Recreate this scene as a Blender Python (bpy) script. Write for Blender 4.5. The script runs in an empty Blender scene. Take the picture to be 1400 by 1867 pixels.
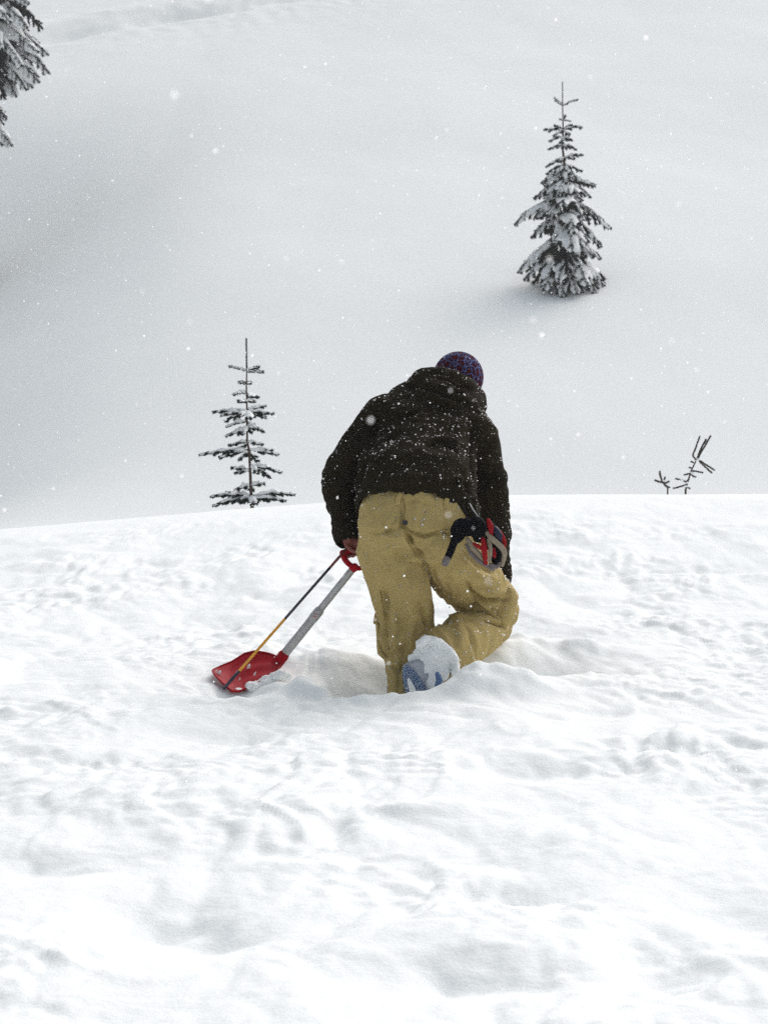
import bpy, bmesh, math, random
import numpy as np
from mathutils import Vector, Matrix
R = math.radians
rng = random.Random(7)
nrg = np.random.RandomState(11)
SC = bpy.context.scene
COL = SC.collection

# ------------------------------------------------------------------ camera, sky, sun, exposure
CZ = 1.5
F = 3600.0                      # focal length in photograph pixels
cam_d = bpy.data.cameras.new('camera')
cam_d.sensor_fit = 'VERTICAL'; cam_d.sensor_height = 24.0; cam_d.lens = 24.0 * F / 1867.0
cam_d.clip_start = 0.05; cam_d.clip_end = 3000
cam_d.dof.use_dof = True; cam_d.dof.focus_distance = 8.15; cam_d.dof.aperture_fstop = 7.5
cam = bpy.data.objects.new('camera', cam_d); COL.objects.link(cam)
cam.location = (0, 0, CZ); cam.rotation_euler = (R(90), 0, 0)
SC.camera = cam

SUN_EL, SUN_AZ = R(44), R(40)   # azimuth measured from +Y (ahead) towards +X (right)
world = bpy.data.worlds.new('World'); SC.world = world; world.use_nodes = True
wn = world.node_tree.nodes; wl = world.node_tree.links; wn.clear()
sky = wn.new('ShaderNodeTexSky'); sky.sky_type = 'NISHITA'; sky.sun_disc = False
sky.sun_elevation = SUN_EL; sky.sun_rotation = SUN_AZ
sky.air_density = 1.0; sky.dust_density = 6.0; sky.ozone_density = 1.0
hs = wn.new('ShaderNodeHueSaturation'); hs.inputs['Saturation'].default_value = 0.46; hs.inputs['Hue'].default_value = 0.478
bg = wn.new('ShaderNodeBackground'); bg.inputs['Strength'].default_value = 0.13
wo = wn.new('ShaderNodeOutputWorld')
wl.new(sky.outputs[0], hs.inputs['Color']); wl.new(hs.outputs[0], bg.inputs['Color']); wl.new(bg.outputs[0], wo.inputs['Surface'])

sd = bpy.data.lights.new('sun', 'SUN'); sd.energy = 1.15; sd.angle = R(80); sd.color = (1.0, 0.992, 0.975)
sun = bpy.data.objects.new('sun', sd); COL.objects.link(sun)
sdir = Vector((math.sin(SUN_AZ) * math.cos(SUN_EL), math.cos(SUN_AZ) * math.cos(SUN_EL), math.sin(SUN_EL)))
sun.rotation_euler = sdir.to_track_quat('Z', 'Y').to_euler(); sun.location = (6, 6, 12)

SC.view_settings.view_transform = 'Standard'; SC.view_settings.look = 'None'
SC.view_settings.gamma = 1.0; SC.view_settings.use_curve_mapping = False
SC.view_settings.exposure = 0.31
SC.cycles.use_denoising = False; SC.cycles.use_light_tree = False; SC.cycles.max_bounces = 5; SC.cycles.diffuse_bounces = 3; SC.cycles.volume_bounces = 0

# ------------------------------------------------------------------ helpers
def pt(px, py, d):
    return Vector(((px - 700.0) / F * d, d, CZ - (py - 933.5) / F * d))

def hash3(i, j, k, seed):
    h = (i.astype(np.int64) * 374761393 + j.astype(np.int64) * 668265263 + k.astype(np.int64) * 2147483647 + seed * 1274126177) & 0xffffffff
    h = ((h ^ (h >> 13)) * 1274126177) & 0xffffffff
    h = ((h ^ (h >> 15)) * 2246822519) & 0xffffffff
    return (h ^ (h >> 16)) & 0xffffffff

def perlin2(x, y, seed=0):
    x = np.asarray(x, float); y = np.asarray(y, float)
    xi = np.floor(x); yi = np.floor(y); xf = x - xi; yf = y - yi
    u = xf ** 3 * (xf * (xf * 6 - 15) + 10); v = yf ** 3 * (yf * (yf * 6 - 15) + 10)
    def g(a, b):
        h = hash3(xi + a, yi + b, np.zeros_like(xi), seed) * (2 * math.pi / 4294967296.0)
        return np.cos(h) * (xf - a) + np.sin(h) * (yf - b)
    n0 = g(0, 0) * (1 - u) + g(1, 0) * u
    n1 = g(0, 1) * (1 - u) + g(1, 1) * u
    return (n0 * (1 - v) + n1 * v) * 1.5

def perlin3(x, y, z, seed=0):
    xi = np.floor(x); yi = np.floor(y); zi = np.floor(z)
    xf = x - xi; yf = y - yi; zf = z - zi
    u = xf * xf * (3 - 2 * xf); v = yf * yf * (3 - 2 * yf); w = zf * zf * (3 - 2 * zf)
    out = 0
    for a in (0, 1):
        for b in (0, 1):
            for c in (0, 1):
                h = hash3(xi + a, yi + b, zi + c, seed)
                gx = (h & 1023) / 511.5 - 1; gy = ((h >> 10) & 1023) / 511.5 - 1; gz = ((h >> 20) & 1023) / 511.5 - 1
                wgt = (u if a else 1 - u) * (v if b else 1 - v) * (w if c else 1 - w)
                out = out + wgt * (gx * (xf - a) + gy * (yf - b) + gz * (zf - c))
    return out * 1.3

def sstep(a, b, x):
    t = np.clip((x - a) / (b - a), 0, 1); return t * t * (3 - 2 * t)

# ---- materials
def mat(name, color, rough=0.8, spec=0.2, metallic=0.0, noise=None, bump=None, sheen=0.0, coat=0.0):
    """noise = (scale, amount) tint variation; bump = (scale, strength, distance)"""
    m = bpy.data.materials.new(name); m.use_nodes = True
    nt = m.node_tree; b = nt.nodes['Principled BSDF']
    b.inputs['Roughness'].default_value = rough; b.inputs['Specular IOR Level'].default_value = spec
    b.inputs['Metallic'].default_value = metallic
    b.inputs['Base Color'].default_value = (*color, 1)
    if sheen: b.inputs['Sheen Weight'].default_value = sheen
    if coat: b.inputs['Coat Weight'].default_value = coat
    tc = nt.nodes.new('ShaderNodeTexCoord')
    if noise:
        for nz in (noise if isinstance(noise, list) else [noise]):
            n = nt.nodes.new('ShaderNodeTexNoise'); n.inputs['Scale'].default_value = nz[0]; n.inputs['Detail'].default_value = 5
            nt.links.new(tc.outputs['Object'], n.inputs['Vector'])
            mr = nt.nodes.new('ShaderNodeMapRange'); mr.inputs[1].default_value = 0.3; mr.inputs[2].default_value = 0.7
            mr.inputs[3].default_value = 1 - nz[1]; mr.inputs[4].default_value = 1 + nz[1]
            nt.links.new(n.outputs[0], mr.inputs[0])
            mx = nt.nodes.new('ShaderNodeVectorMath'); mx.operation = 'SCALE'
            if b.inputs['Base Color'].links:
                nt.links.new(b.inputs['Base Color'].links[0].from_socket, mx.inputs[0])
            else:
                mx.inputs[0].default_value = color
            nt.links.new(mr.outputs[0], mx.inputs['Scale'])
            nt.links.new(mx.outputs[0], b.inputs['Base Color'])
    if bump:
        prev = None
        for bp in (bump if isinstance(bump, list) else [bump]):
            n = nt.nodes.new('ShaderNodeTexNoise'); n.inputs['Scale'].default_value = bp[0]; n.inputs['Detail'].default_value = 6
            nt.links.new(tc.outputs['Object'], n.inputs['Vector'])
            bn = nt.nodes.new('ShaderNodeBump'); bn.inputs['Strength'].default_value = bp[1]; bn.inputs['Distance'].default_value = bp[2]
            nt.links.new(n.outputs[0], bn.inputs['Height'])
            if prev: nt.links.new(prev.outputs[0], bn.inputs['Normal'])
            prev = bn
        nt.links.new(prev.outputs[0], b.inputs['Normal'])
    return m

M = {}
M['snow'] = mat('snow', (0.86, 0.895, 0.895), 0.9, 0.1, bump=[(30, 0.28, 0.010), (95, 0.35, 0.004)])
M['tree_snow'] = mat('tree_snow', (0.88, 0.905, 0.91), 0.9, 0.1, bump=(60, 0.4, 0.01))
M['flake'] = mat('snowflake', (0.80, 0.84, 0.86), 0.8, 0.1)
M['flake'].node_tree.nodes['Principled BSDF'].inputs['Subsurface Weight'].default_value = 1.0
M['flake'].node_tree.nodes['Principled BSDF'].inputs['Subsurface Radius'].default_value = (1, 1, 1)
M['flake'].node_tree.nodes['Principled BSDF'].inputs['Subsurface Scale'].default_value = 0.05
M['jacket'] = mat('olive_brown_shell_fabric', (0.0148, 0.0116, 0.0055), 0.85, 0.06, noise=[(9, .22), (260, .25)], bump=[(420, 0.4, 0.001), (40, 0.3, 0.003)])
M['khaki'] = mat('khaki_fabric', (0.385, 0.293, 0.117), 0.85, 0.15, noise=[(7, .08), (320, .10)], bump=[(500, 0.35, 0.001), (45, 0.25, 0.003)])
M['khaki_seam'] = mat('khaki_seam', (0.25, 0.185, 0.066), 0.9, 0.1)
M['skin'] = mat('skin', (0.27, 0.09, 0.075), 0.55, 0.35, noise=(60, .1))
M['hair'] = mat('hair', (0.03, 0.018, 0.01), 0.6, 0.3)
M['black'] = mat('black_fabric', (0.003, 0.003, 0.005), 0.8, 0.08, noise=(80, .3), bump=(120, .4, .003))
M['dark_label'] = mat('dark_label', (0.02, 0.02, 0.035), 0.6, 0.3)
M['red_fabric'] = mat('red_fabric', (0.28, 0.006, 0.010), 0.7, 0.12, noise=(90, .2), bump=(150, .4, .002))
M['beige'] = mat('beige_leather', (0.27, 0.225, 0.165), 0.7, 0.15, noise=(90, .15), bump=(140, .4, .002))
M['grey_plastic'] = mat('grey_plastic', (0.13, 0.105, 0.105), 0.25, 0.5)
M['navy_fabric'] = mat('navy_fabric', (0.012, 0.014, 0.04), 0.5, 0.35)
M['grey_cord'] = mat('grey_cord', (0.25, 0.26, 0.28), 0.4, 0.5)
M['red_plastic'] = mat('red_plastic', (0.32, 0.002, 0.010), 0.6, 0.12, noise=(20, .12), bump=(70, .15, .002))
M['alu'] = mat('dull_aluminium', (0.40, 0.41, 0.41), 0.5, 0.4, metallic=0.35, noise=[(30, .12), (160, .12)])
M['alu_dark'] = mat('dark_hole', (0.02, 0.02, 0.03), 0.7, 0.2)
M['pole_navy'] = mat('navy_pole', (0.02, 0.018, 0.045), 0.35, 0.5)
M['pole_red'] = mat('dark_red_pole', (0.13, 0.02, 0.02), 0.4, 0.5)
M['pole_yellow'] = mat('amber_pole', (0.72, 0.34, 0.02), 0.4, 0.5, noise=(40, .15))
M['boot'] = mat('grey_boot_shell', (0.38, 0.40, 0.45), 0.6, 0.3, noise=(40, .15))
M['boot_blue'] = mat('blue_boot_trim', (0.10, 0.17, 0.32), 0.6, 0.3)
M['bark'] = mat('fir_bark', (0.085, 0.062, 0.052), 0.9, 0.1, noise=(60, .4))
M['needle'] = mat('fir_needles', (0.014, 0.026, 0.022), 0.8, 0.1, noise=(14, .4))
M['needle_b'] = mat('fir_needles_grey', (0.055, 0.060, 0.057), 0.8, 0.1, noise=(14, .4))
M['sticker'] = mat('red_print', (0.45, 0.03, 0.05), 0.5, 0.3)

def sole_material():
    m = bpy.data.materials.new('blue_tread_rubber'); m.use_nodes = True
    nt = m.node_tree; b = nt.nodes['Principled BSDF']; b.inputs['Roughness'].default_value = 0.6
    tc = nt.nodes.new('ShaderNodeTexCoord'); v = nt.nodes.new('ShaderNodeTexVoronoi'); v.feature = 'DISTANCE_TO_EDGE'
    v.inputs['Scale'].default_value = 95; v.inputs['Randomness'].default_value = 0.7
    nt.links.new(tc.outputs['Object'], v.inputs['Vector'])
    r = nt.nodes.new('ShaderNodeValToRGB')
    r.color_ramp.elements[0].position = 0.03; r.color_ramp.elements[0].color = (0.34, 0.42, 0.50, 1)
    r.color_ramp.elements[1].position = 0.12; r.color_ramp.elements[1].color = (0.010, 0.045, 0.16, 1)
    nt.links.new(v.outputs['Distance'], r.inputs[0]); nt.links.new(r.outputs[0], b.inputs['Base Color'])
    return m
M['sole'] = sole_material()

def beanie_material():
    m = bpy.data.materials.new('crocheted_wool'); m.use_nodes = True
    nt = m.node_tree; b = nt.nodes['Principled BSDF']; b.inputs['Roughness'].default_value = 0.95
    b.inputs['Specular IOR Level'].default_value = 0.1
    tc = nt.nodes.new('ShaderNodeTexCoord')
    v = nt.nodes.new('ShaderNodeTexVoronoi'); v.feature = 'DISTANCE_TO_EDGE'
    v.inputs['Scale'].default_value = 33; v.inputs['Randomness'].default_value = 0.75
    dn = nt.nodes.new('ShaderNodeTexNoise'); dn.inputs['Scale'].default_value = 40; nt.links.new(tc.outputs['Object'], dn.inputs['Vector'])
    dm = nt.nodes.new('ShaderNodeVectorMath'); dm.operation = 'MULTIPLY_ADD'; dm.inputs[1].default_value = (.022, .022, .022)
    nt.links.new(dn.outputs['Color'], dm.inputs[0]); nt.links.new(tc.outputs['Object'], dm.inputs[2]); nt.links.new(dm.outputs[0], v.inputs['Vector'])
    n = nt.nodes.new('ShaderNodeTexNoise'); n.inputs['Scale'].default_value = 170; n.inputs['Detail'].default_value = 3
    nt.links.new(tc.outputs['Object'], n.inputs['Vector'])
    ad = nt.nodes.new('ShaderNodeMath'); ad.operation = 'MULTIPLY_ADD'; ad.inputs[1].default_value = 0.34; 
    nt.links.new(n.outputs[0], ad.inputs[0]); nt.links.new(v.outputs['Distance'], ad.inputs[2])
    r = nt.nodes.new('ShaderNodeValToRGB'); cr = r.color_ramp
    cr.elements[0].position = 0.17; cr.elements[0].color = (0.12, 0.14, 0.30, 1)
    cr.elements[1].position = 0.40; cr.elements[1].color = (0.06, 0.005, 0.009, 1)
    e = cr.elements.new(0.235); e.color = (0.02, 0.018, 0.07, 1)
    e = cr.elements.new(0.29); e.color = (0.03, 0.006, 0.016, 1)
    nt.links.new(ad.outputs[0], r.inputs[0]); nt.links.new(r.outputs[0], b.inputs['Base Color'])
    bp = nt.nodes.new('ShaderNodeBump'); bp.inputs['Strength'].default_value = 0.8; bp.inputs['Distance'].default_value = 0.006; bp.invert = True
    nt.links.new(ad.outputs[0], bp.inputs['Height']); nt.links.new(bp.outputs[0], b.inputs['Normal'])
    return m
M['beanie'] = beanie_material()

# ---- object plumbing
def link(name, me, parent=None, mats=None, smooth=True):
    o = bpy.data.objects.new(name, me); COL.objects.link(o)
    if mats:
        idx = np.zeros(len(me.polygons), np.int32); me.polygons.foreach_get('material_index', idx)
        me.materials.clear()
        for x in (mats if isinstance(mats, (list, tuple)) else [mats]): me.materials.append(x)
        me.polygons.foreach_set('material_index', idx if isinstance(mats, (list, tuple)) else idx * 0)
    if smooth: me.shade_smooth()
    if parent: o.parent = parent; o.matrix_parent_inverse = Matrix.Translation(-parent.location)
    return o

def tag(o, label=None, cat=None, group=None, kind=None):
    if label: o['label'] = label
    if cat: o['category'] = cat
    if group: o['group'] = group
    if kind: o['kind'] = kind
    return o

def empty(name, loc, label, cat, group=None):
    o = bpy.data.objects.new(name, None); COL.objects.link(o); o.location = loc
    o.empty_display_size = 0.1
    return tag(o, label, cat, group)

class MB:
    def __init__(s): s.v = []; s.f = []; s.m = []
    def add(s, verts, faces, mi=0):
        n = len(s.v); s.v.extend([tuple(v) for v in verts]); s.f.extend([tuple(i + n for i in f) for f in faces]); s.m.extend([mi] * len(faces))
    def rings(s, rings, mi=0, cap=True):
        n = len(rings[0]); vs = [p for r in rings for p in r]; fs = []
        for k in range(len(rings) - 1):
            for i in range(n):
                a = k * n + i; b = k * n + (i + 1) % n; fs.append((a, b, b + n, a + n))
        if cap:
            fs.append(tuple(range(n - 1, -1, -1))); fs.append(tuple((len(rings) - 1) * n + i for i in range(n)))
        s.add(vs, fs, mi)
    def tube(s, pts, rad, n=10, mi=0, flat=1.0, up=None, roundcap=True, sub=0):
        """rad: list or number; flat scales the radius along the up direction"""
        pts = [Vector(p) for p in pts]
        if not isinstance(rad, (list, tuple)): rad = [rad] * len(pts)
        if sub: pts, rad = resample(pts, list(rad), sub)
        rings = []; prev = None
        P = len(pts)
        for k in range(P):
            t = (pts[min(k + 1, P - 1)] - pts[max(k - 1, 0)]).normalized()
            if up is not None: a = t.cross(Vector(up)).normalized()
            elif prev is None: a = t.cross(Vector((0.3, 0.2, 1)).normalized()).normalized()
            else: a = (prev - t * prev.dot(t)).normalized()
            prev = a; b = t.cross(a).normalized()
            def ring(c, r): return [c + a * (math.cos(2 * math.pi * i / n) * r) + b * (math.sin(2 * math.pi * i / n) * r * flat) for i in range(n)]
            if k == 0 and roundcap:
                rings.append(ring(pts[k] - t * rad[k] * .9, rad[k] * .35)); rings.append(ring(pts[k] - t * rad[k] * .6, rad[k] * .78))
            rings.append(ring(pts[k], rad[k]))
            if k == P - 1 and roundcap:
                rings.append(ring(pts[k] + t * rad[k] * .6, rad[k] * .78)); rings.append(ring(pts[k] + t * rad[k] * .9, rad[k] * .35))
        s.rings(rings, mi)
    def ellipsoid(s, c, S, D, U, nu=20, nv=14, mi=0):
        c = Vector(c); rings = []
        for j in range(1, nv):
            th = math.pi * j / nv
            rings.append([c + Vector(S) * (math.sin(th) * math.cos(2 * math.pi * i / nu)) + Vector(D) * (math.sin(th) * math.sin(2 * math.pi * i / nu)) + Vector(U) * math.cos(th) for i in range(nu)])
        s.rings(rings, mi)
    def box(s, c, X, Y, Z, mi=0):
        c, X, Y, Z = map(Vector, (c, X, Y, Z))
        vs = [c + X * a + Y * b + Z * d for a in (-1, 1) for b in (-1, 1) for d in (-1, 1)]
        s.add(vs, [(0, 1, 3, 2), (4, 6, 7, 5), (0, 4, 5, 1), (2, 3, 7, 6), (0, 2, 6, 4), (1, 5, 7, 3)], mi)
    def mesh(s, name):
        me = bpy.data.meshes.new(name); me.from_pydata(s.v, [], s.f)
        me.polygons.foreach_set('material_index', s.m); me.update()
        return me
    def fixn(s, name):
        me = s.mesh(name); bm = bmesh.new(); bm.from_mesh(me); bmesh.ops.recalc_face_normals(bm, faces=bm.faces); bm.to_mesh(me); bm.free()
        return me

def resample(pts, rad, sub):
    P = []; Q = []; n = len(pts)
    for k in range(n - 1):
        p0 = pts[max(k - 1, 0)]; p1 = pts[k]; p2 = pts[k + 1]; p3 = pts[min(k + 2, n - 1)]
        for j in range(sub):
            t = j / sub
            P.append(0.5 * ((2 * p1) + (p2 - p0) * t + (2 * p0 - 5 * p1 + 4 * p2 - p3) * t * t + (3 * p1 - p0 - 3 * p2 + p3) * t ** 3))
            Q.append(rad[k] * (1 - t) + rad[k + 1] * t)
    P.append(pts[-1]); Q.append(rad[-1])
    return P, Q

def remesh(me, voxel, smooth_it=6, fac=0.5):
    """voxel-unite the closed pieces of a mesh into one skin and smooth it"""
    o = bpy.data.objects.new('tmp', me); COL.objects.link(o)
    r = o.modifiers.new('r', 'REMESH'); r.mode = 'VOXEL'; r.voxel_size = voxel
    if smooth_it:
        s = o.modifiers.new('s', 'SMOOTH'); s.iterations = smooth_it; s.factor = fac
    dg = bpy.context.evaluated_depsgraph_get(); dg.update()
    out = bpy.data.meshes.new_from_object(o.evaluated_get(dg))
    bpy.data.objects.remove(o)
    return out

def get_co(me):
    a = np.empty(len(me.vertices) * 3); me.vertices.foreach_get('co', a); return a.reshape(-1, 3)
def get_no(me):
    a = np.empty(len(me.vertices) * 3); me.vertices.foreach_get('normal', a); return a.reshape(-1, 3)
def set_co(me, a):
    me.vertices.foreach_set('co', np.ascontiguousarray(a).ravel()); me.update()

def seg_dist(co, a, b):
    a = np.array(a); b = np.array(b); ab = b - a
    t = np.clip(((co - a) @ ab) / (ab @ ab), 0, 1)
    return np.linalg.norm(co - (a + t[:, None] * ab), axis=1), t

def crease(co, pts, width, depth):
    """groove (depth<0) or fold (depth>0) along a polyline of points near the skin"""
    best = np.full(len(co), 1e9); tt = np.zeros(len(co)); n = len(pts) - 1
    for k in range(n):
        d, t = seg_dist(co, pts[k], pts[k + 1]); m = d < best; best[m] = d[m]; tt[m] = (k + t[m]) / n
    fade = np.sin(np.clip(tt * .92 + .04, 0, 1) * math.pi) ** .6
    return 2.1 * depth * np.exp(-(best / width) ** 2) * fade

def cut(me, cond):
    """remove the vertices where cond(co) is True"""
    co = get_co(me); kill = cond(co)
    bm = bmesh.new(); bm.from_mesh(me); bm.verts.ensure_lookup_table()
    bmesh.ops.delete(bm, geom=[bm.verts[i] for i in np.nonzero(kill)[0]], context='VERTS')
    bm.to_mesh(me); bm.free(); me.update()

def thicken(o, t):
    s = o.modifiers.new('solid', 'SOLIDIFY'); s.thickness = t; s.offset = -1

# ------------------------------------------------------------------ the snow ground
_ky = np.array([-400, -60, -10, 0, 4, 8, 10, 12, 13.5, 14.8, 16, 18, 20, 24, 27, 30, 35, 40, 50, 60, 72, 90, 130, 180, 300, 900], float)
_kz = np.array([-16, -5.4, -2.2, -1.42, -1.07, -.76, -.56, -.27, -.07, .0, -.05, -.22, -.42, -1.0, -.85, .1, 2.3, 4.62, 8.9, 13.4, 18.9, 27, 43, 56, 70, 80], float)
_ty = np.arange(-400, 900, 0.1); _tz = np.interp(_ty, _ky, _kz)
_k = np.exp(-(np.arange(-60, 61) * .1 / 1.1) ** 2 / 2); _k /= _k.sum()
_tzs = np.convolve(np.pad(_tz, 60, mode='edge'), _k, 'valid')
_cx = np.linspace(-14, 14, 561)
_cz = np.interp(_cx, [-14, -6, -2.9, -1.28, -.66, 0, .9, 2.9, 8, 14], [-.9, -.33, -.085, .055, .105, .15, .178, .185, .12, -.1])
_kk = np.exp(-(np.arange(-20, 21) * .05 / .3) ** 2 / 2); _kk /= _kk.sum()
_czs = np.convolve(np.pad(_cz, 20, mode='edge'), _kk, 'valid')

FEAT = []      # (px, py, d, radius_x, radius_y, height, power)
def bump_at(px, py, d, rx, ry, h, p=2): FEAT.append(((px - 700) / F * d, d, rx, ry, h, p))
# hole the person kneels in, its rims and the mounds round it
bump_at(648, 1200, 8.20, .17, .24, -.34)       # hollow left of the standing leg
bump_at(735, 1200, 8.25, .15, .30, -.20)
bump_at(770, 1200, 8.10, .20, .18, -.10)
bump_at(985, 1190, 8.38, .24, .16, -.13)
bump_at(1020, 1150, 8.78, .26, .13, .085)      # trough right of the knee
bump_at(915, 1160, 8.62, .20, .20, .10)        # snow under the knee
bump_at(862, 1240, 7.90, .17, .12, .074)       # rim in front of the calf
bump_at(930, 1235, 7.96, .20, .13, .08)
bump_at(876, 1205, 7.93, .045, .05, .014)
bump_at(670, 1262, 7.86, .16, .09, .066)
bump_at(770, 1270, 7.84, .14, .08, .036)
bump_at(500, 1250, 8.16, .08, .06, .03)
bump_at(430, 1262, 8.10, .17, .10, -.055)
_cr = random.Random(12)
for _i in range(70):
    _a = _cr.uniform(560, 985); bump_at(_a, 1200, _cr.choice((_cr.uniform(7.78, 8.0), _cr.uniform(7.8, 8.0), _cr.uniform(8.45, 8.8))), _cr.uniform(.022, .055), _cr.uniform(.022, .045), _cr.uniform(.004, .010))
for _x, _y, _d, _rx, _ry, _h in [(300, 0, 4.9, .16, .16, -.055), (390, 0, 4.75, .12, .10, -.04), (850, 0, 4.35, .22, .12, -.05), (1180, 0, 4.5, .11, .24, -.055), (1340, 0, 4.9, .10, .2, -.04), (610, 0, 5.75, .05, .16, -.05), (560, 0, 5.5, .16, .10, -.03), (1010, 0, 6.5, .28, .12, -.045), (250, 0, 6.6, .25, .12, -.035), (1230, 0, 6.9, .3, .10, -.04), (760, 0, 5.95, .2, .08, .03), (420, 0, 7.2, .2, .1, -.03), (900, 0, 5.1, .12, .1, -.045), (80, 0, 5.4, .2, .12, -.045), (1100, 0, 7.6, .15, .1, -.03)]:
    bump_at(_x, 0, _d, _rx, _ry, _h)
bump_at(592, 1205, 8.08, .13, .15, .115, 4)       # cut block left of the hole
bump_at(545, 1240, 8.12, .16, .14, .035)
bump_at(640, 1150, 8.62, .26, .10, .06)        # far lip of the hollow
bump_at(1050, 1215, 8.2, .3, .16, .05)
bump_at(450, 1240, 8.30, .24, .16, -.035)      # where the shovel blade sits
TREE2 = ((1030 - 700) / F * 40.0, 40.0)

def ground_base(x, y):
    z = np.interp(y, _ty, _tzs)
    z = z + np.interp(x, _cx, _czs) * np.exp(-((y - 14.8) / 3.6) ** 2)
    # the hillside falls away to the left and turns from the light
    m = sstep(27, 33, y) * (1 - .85 * sstep(44, 62, y))
    s = np.logaddexp(0, -(x + 4.9) / 1.4) * 1.4
    z = z - m * .60 * np.minimum(s, 14)
    z = z + sstep(30, 60, y) * .02 * np.clip(x, -6, 60) 
    return z

def ground(x, y):
    x = np.asarray(x, float); y = np.asarray(y, float)
    z = ground_base(x, y)
    hill = sstep(24, 32, y)
    # broad, soft undulation of the hillside
    z = z + hill * (perlin2(x / 9, y / 12, 5) * .12 + perlin2(x / 3.4, y / 5, 6) * .045 + perlin2(x / 1.1, y / 1.6, 9) * .008)
    # slanting old track across the top of the hillside
    d0 = 67.5 + .55 * (x + 12) + perlin2(x / 5, y * 0, 8) * .5
    s = y - d0
    tm = np.exp(-(s / 4.5) ** 2)
    z = z + np.exp(-((s + .3) / .7) ** 2) * -.38 * (.7 + .6 * perlin2(x / 3., y / 2, 12)) + np.exp(-((s - 2.0) / 1.1) ** 2) * .16
    z = z + tm * (np.abs(perlin2(x / 1.3, y / .9, 13)) * .07 + perlin2(x / .5, y / .5, 14) * .03)
    # trodden, broken snow of the foreground
    near = 1 - sstep(11.0, 15.0, y) * .93
    near = near * (1 - sstep(16, 22, y)) + 0
    wx = x + perlin2(x * 2.1, y * 2.1, 21) * .10; wy = y + perlin2(x * 2.1, y * 2.1, 22) * .10
    B = lambda sx, sy, sd: np.abs(perlin2(wx / sx, wy / sy, sd))
    a = perlin2(wx / .9, wy / 1.5, 31) * .06 + B(.50, .85, 32) * .045
    b = B(.26, .46, 33) * .034 * (.4 + .9 * sstep(-.1, .3, perlin2(x / .8, y / 1.1, 44)))
    st = sstep(.05, .16, perlin2(wx / .34, wy / .55, 35)) * .016
    c = B(.115, .19, 34) * .019 + B(.052, .085, 36) * .0100 + B(.026, .036, 37) * .0040 + perlin2(x / .09, y / .15, 45) * .006
    patch = .35 + .65 * sstep(-.2, .25, perlin2(x / 1.0, y / 1.2, 38))
    calm = 1 - .55 * np.exp(-(((x + .1) / .75) ** 2 + ((y - 8.1) / .38) ** 2))
    z = z + near * calm * (.66 * a + .52 * b + (st * .75 + c * .98) * patch)
    for fx, fy, rx, ry, h, p in FEAT:
        q = ((x - fx) / rx) ** 2 + ((y - fy) / ry) ** 2
        m_ = q < 9
        if not m_.any(): continue
        k = np.exp(-q[m_] ** (p / 2)); z[m_] += h * (k + .22 * k * perlin2(x[m_] / .10 + fx, y[m_] / .09, 41))
    # well round the foot of the far fir
    q = np.sqrt(((x - TREE2[0] + .1) / 1.1) ** 2 + ((y - TREE2[1] + .1) / 1.0) ** 2)
    z = z - .13 * np.exp(-q ** 2 * 1.6)
    return z + CZ

def g1(x, y): return float(ground(np.array([x]), np.array([y]))[0])

def axis_lines(core0, core1, step, end0, end1, grow, mx):
    up = [core1]; s = step
    while up[-1] < end1: s = min(s * grow, mx(up[-1])); up.append(up[-1] + s)
    dn = [core0]; s = step
    while dn[-1] > end0: s = min(s * grow, mx(dn[-1])); dn.append(dn[-1] - s)
    return np.array(dn[::-1][:-1] + list(np.arange(core0, core1, step)) + up)
gx = axis_lines(-1.75, 1.75, .0135, -420, 420, 1.02, lambda v: .03 if abs(v) < 2.6 else (.22 if abs(v) < 22 else 12))
gy = axis_lines(3.3, 9.3, .0135, -300, 620, 1.012, lambda v: .22 if -6 < v < 80 else 12)
XX, YY = np.meshgrid(gx, gy)
ZZ = ground(XX, YY)
nx, ny = len(gx), len(gy)
print('ground verts', nx * ny)
me = bpy.data.meshes.new('snow_ground')
me.vertices.add(nx * ny); me.vertices.foreach_set('co', np.stack([XX, YY, ZZ], -1).ravel())
ii, jj = np.meshgrid(np.arange(nx - 1), np.arange(ny - 1)); q0 = (jj * nx + ii).ravel()
quads = np.stack([q0, q0 + 1, q0 + nx + 1, q0 + nx], -1)
me.loops.add(quads.size); me.loops.foreach_set('vertex_index', quads.ravel())
me.polygons.add(len(quads)); me.polygons.foreach_set('loop_start', np.arange(len(quads)) * 4)
me.update(calc_edges=True); me.validate()
tag(link('snow_ground', me, None, M['snow']), kind='structure')
del XX, YY, ZZ

# ------------------------------------------------------------------ person
HIP = pt(752, 1000, 8.2)
person = empty('person', pt(760, 1260, 8.2), 'person in dark hooded jacket and khaki trousers kneeling in snow, hand on a shovel grip', 'person')

def ring(c, S, D, a, b, n=28, e=2.4):
    out = []
    for i in range(n):
        t = 2 * math.pi * i / n; ct, st = math.cos(t), math.sin(t)
        out.append(c + S * (a * math.copysign(abs(ct) ** (2 / e), ct)) + D * (b * math.copysign(abs(st) ** (2 / e), st)))
    return out

# key joints
LSH, LEL, LWR = pt(700, 764, 8.50), pt(621, 882, 8.42), pt(636, 985, 8.32)
RSH, REL, RWR = pt(862, 790, 8.52), pt(900, 918, 8.58), pt(903, 1078, 8.66)
LHP, LKN, LAN = pt(712, 985, 8.22), pt(735, 1110, 8.32), pt(735, 1300, 8.26)
RHP, RKN, RAN = pt(800, 985, 8.24), pt(897, 1112, 8.56), pt(800, 1192, 8.16)
HEAD = pt(835, 693, 8.74)

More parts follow.
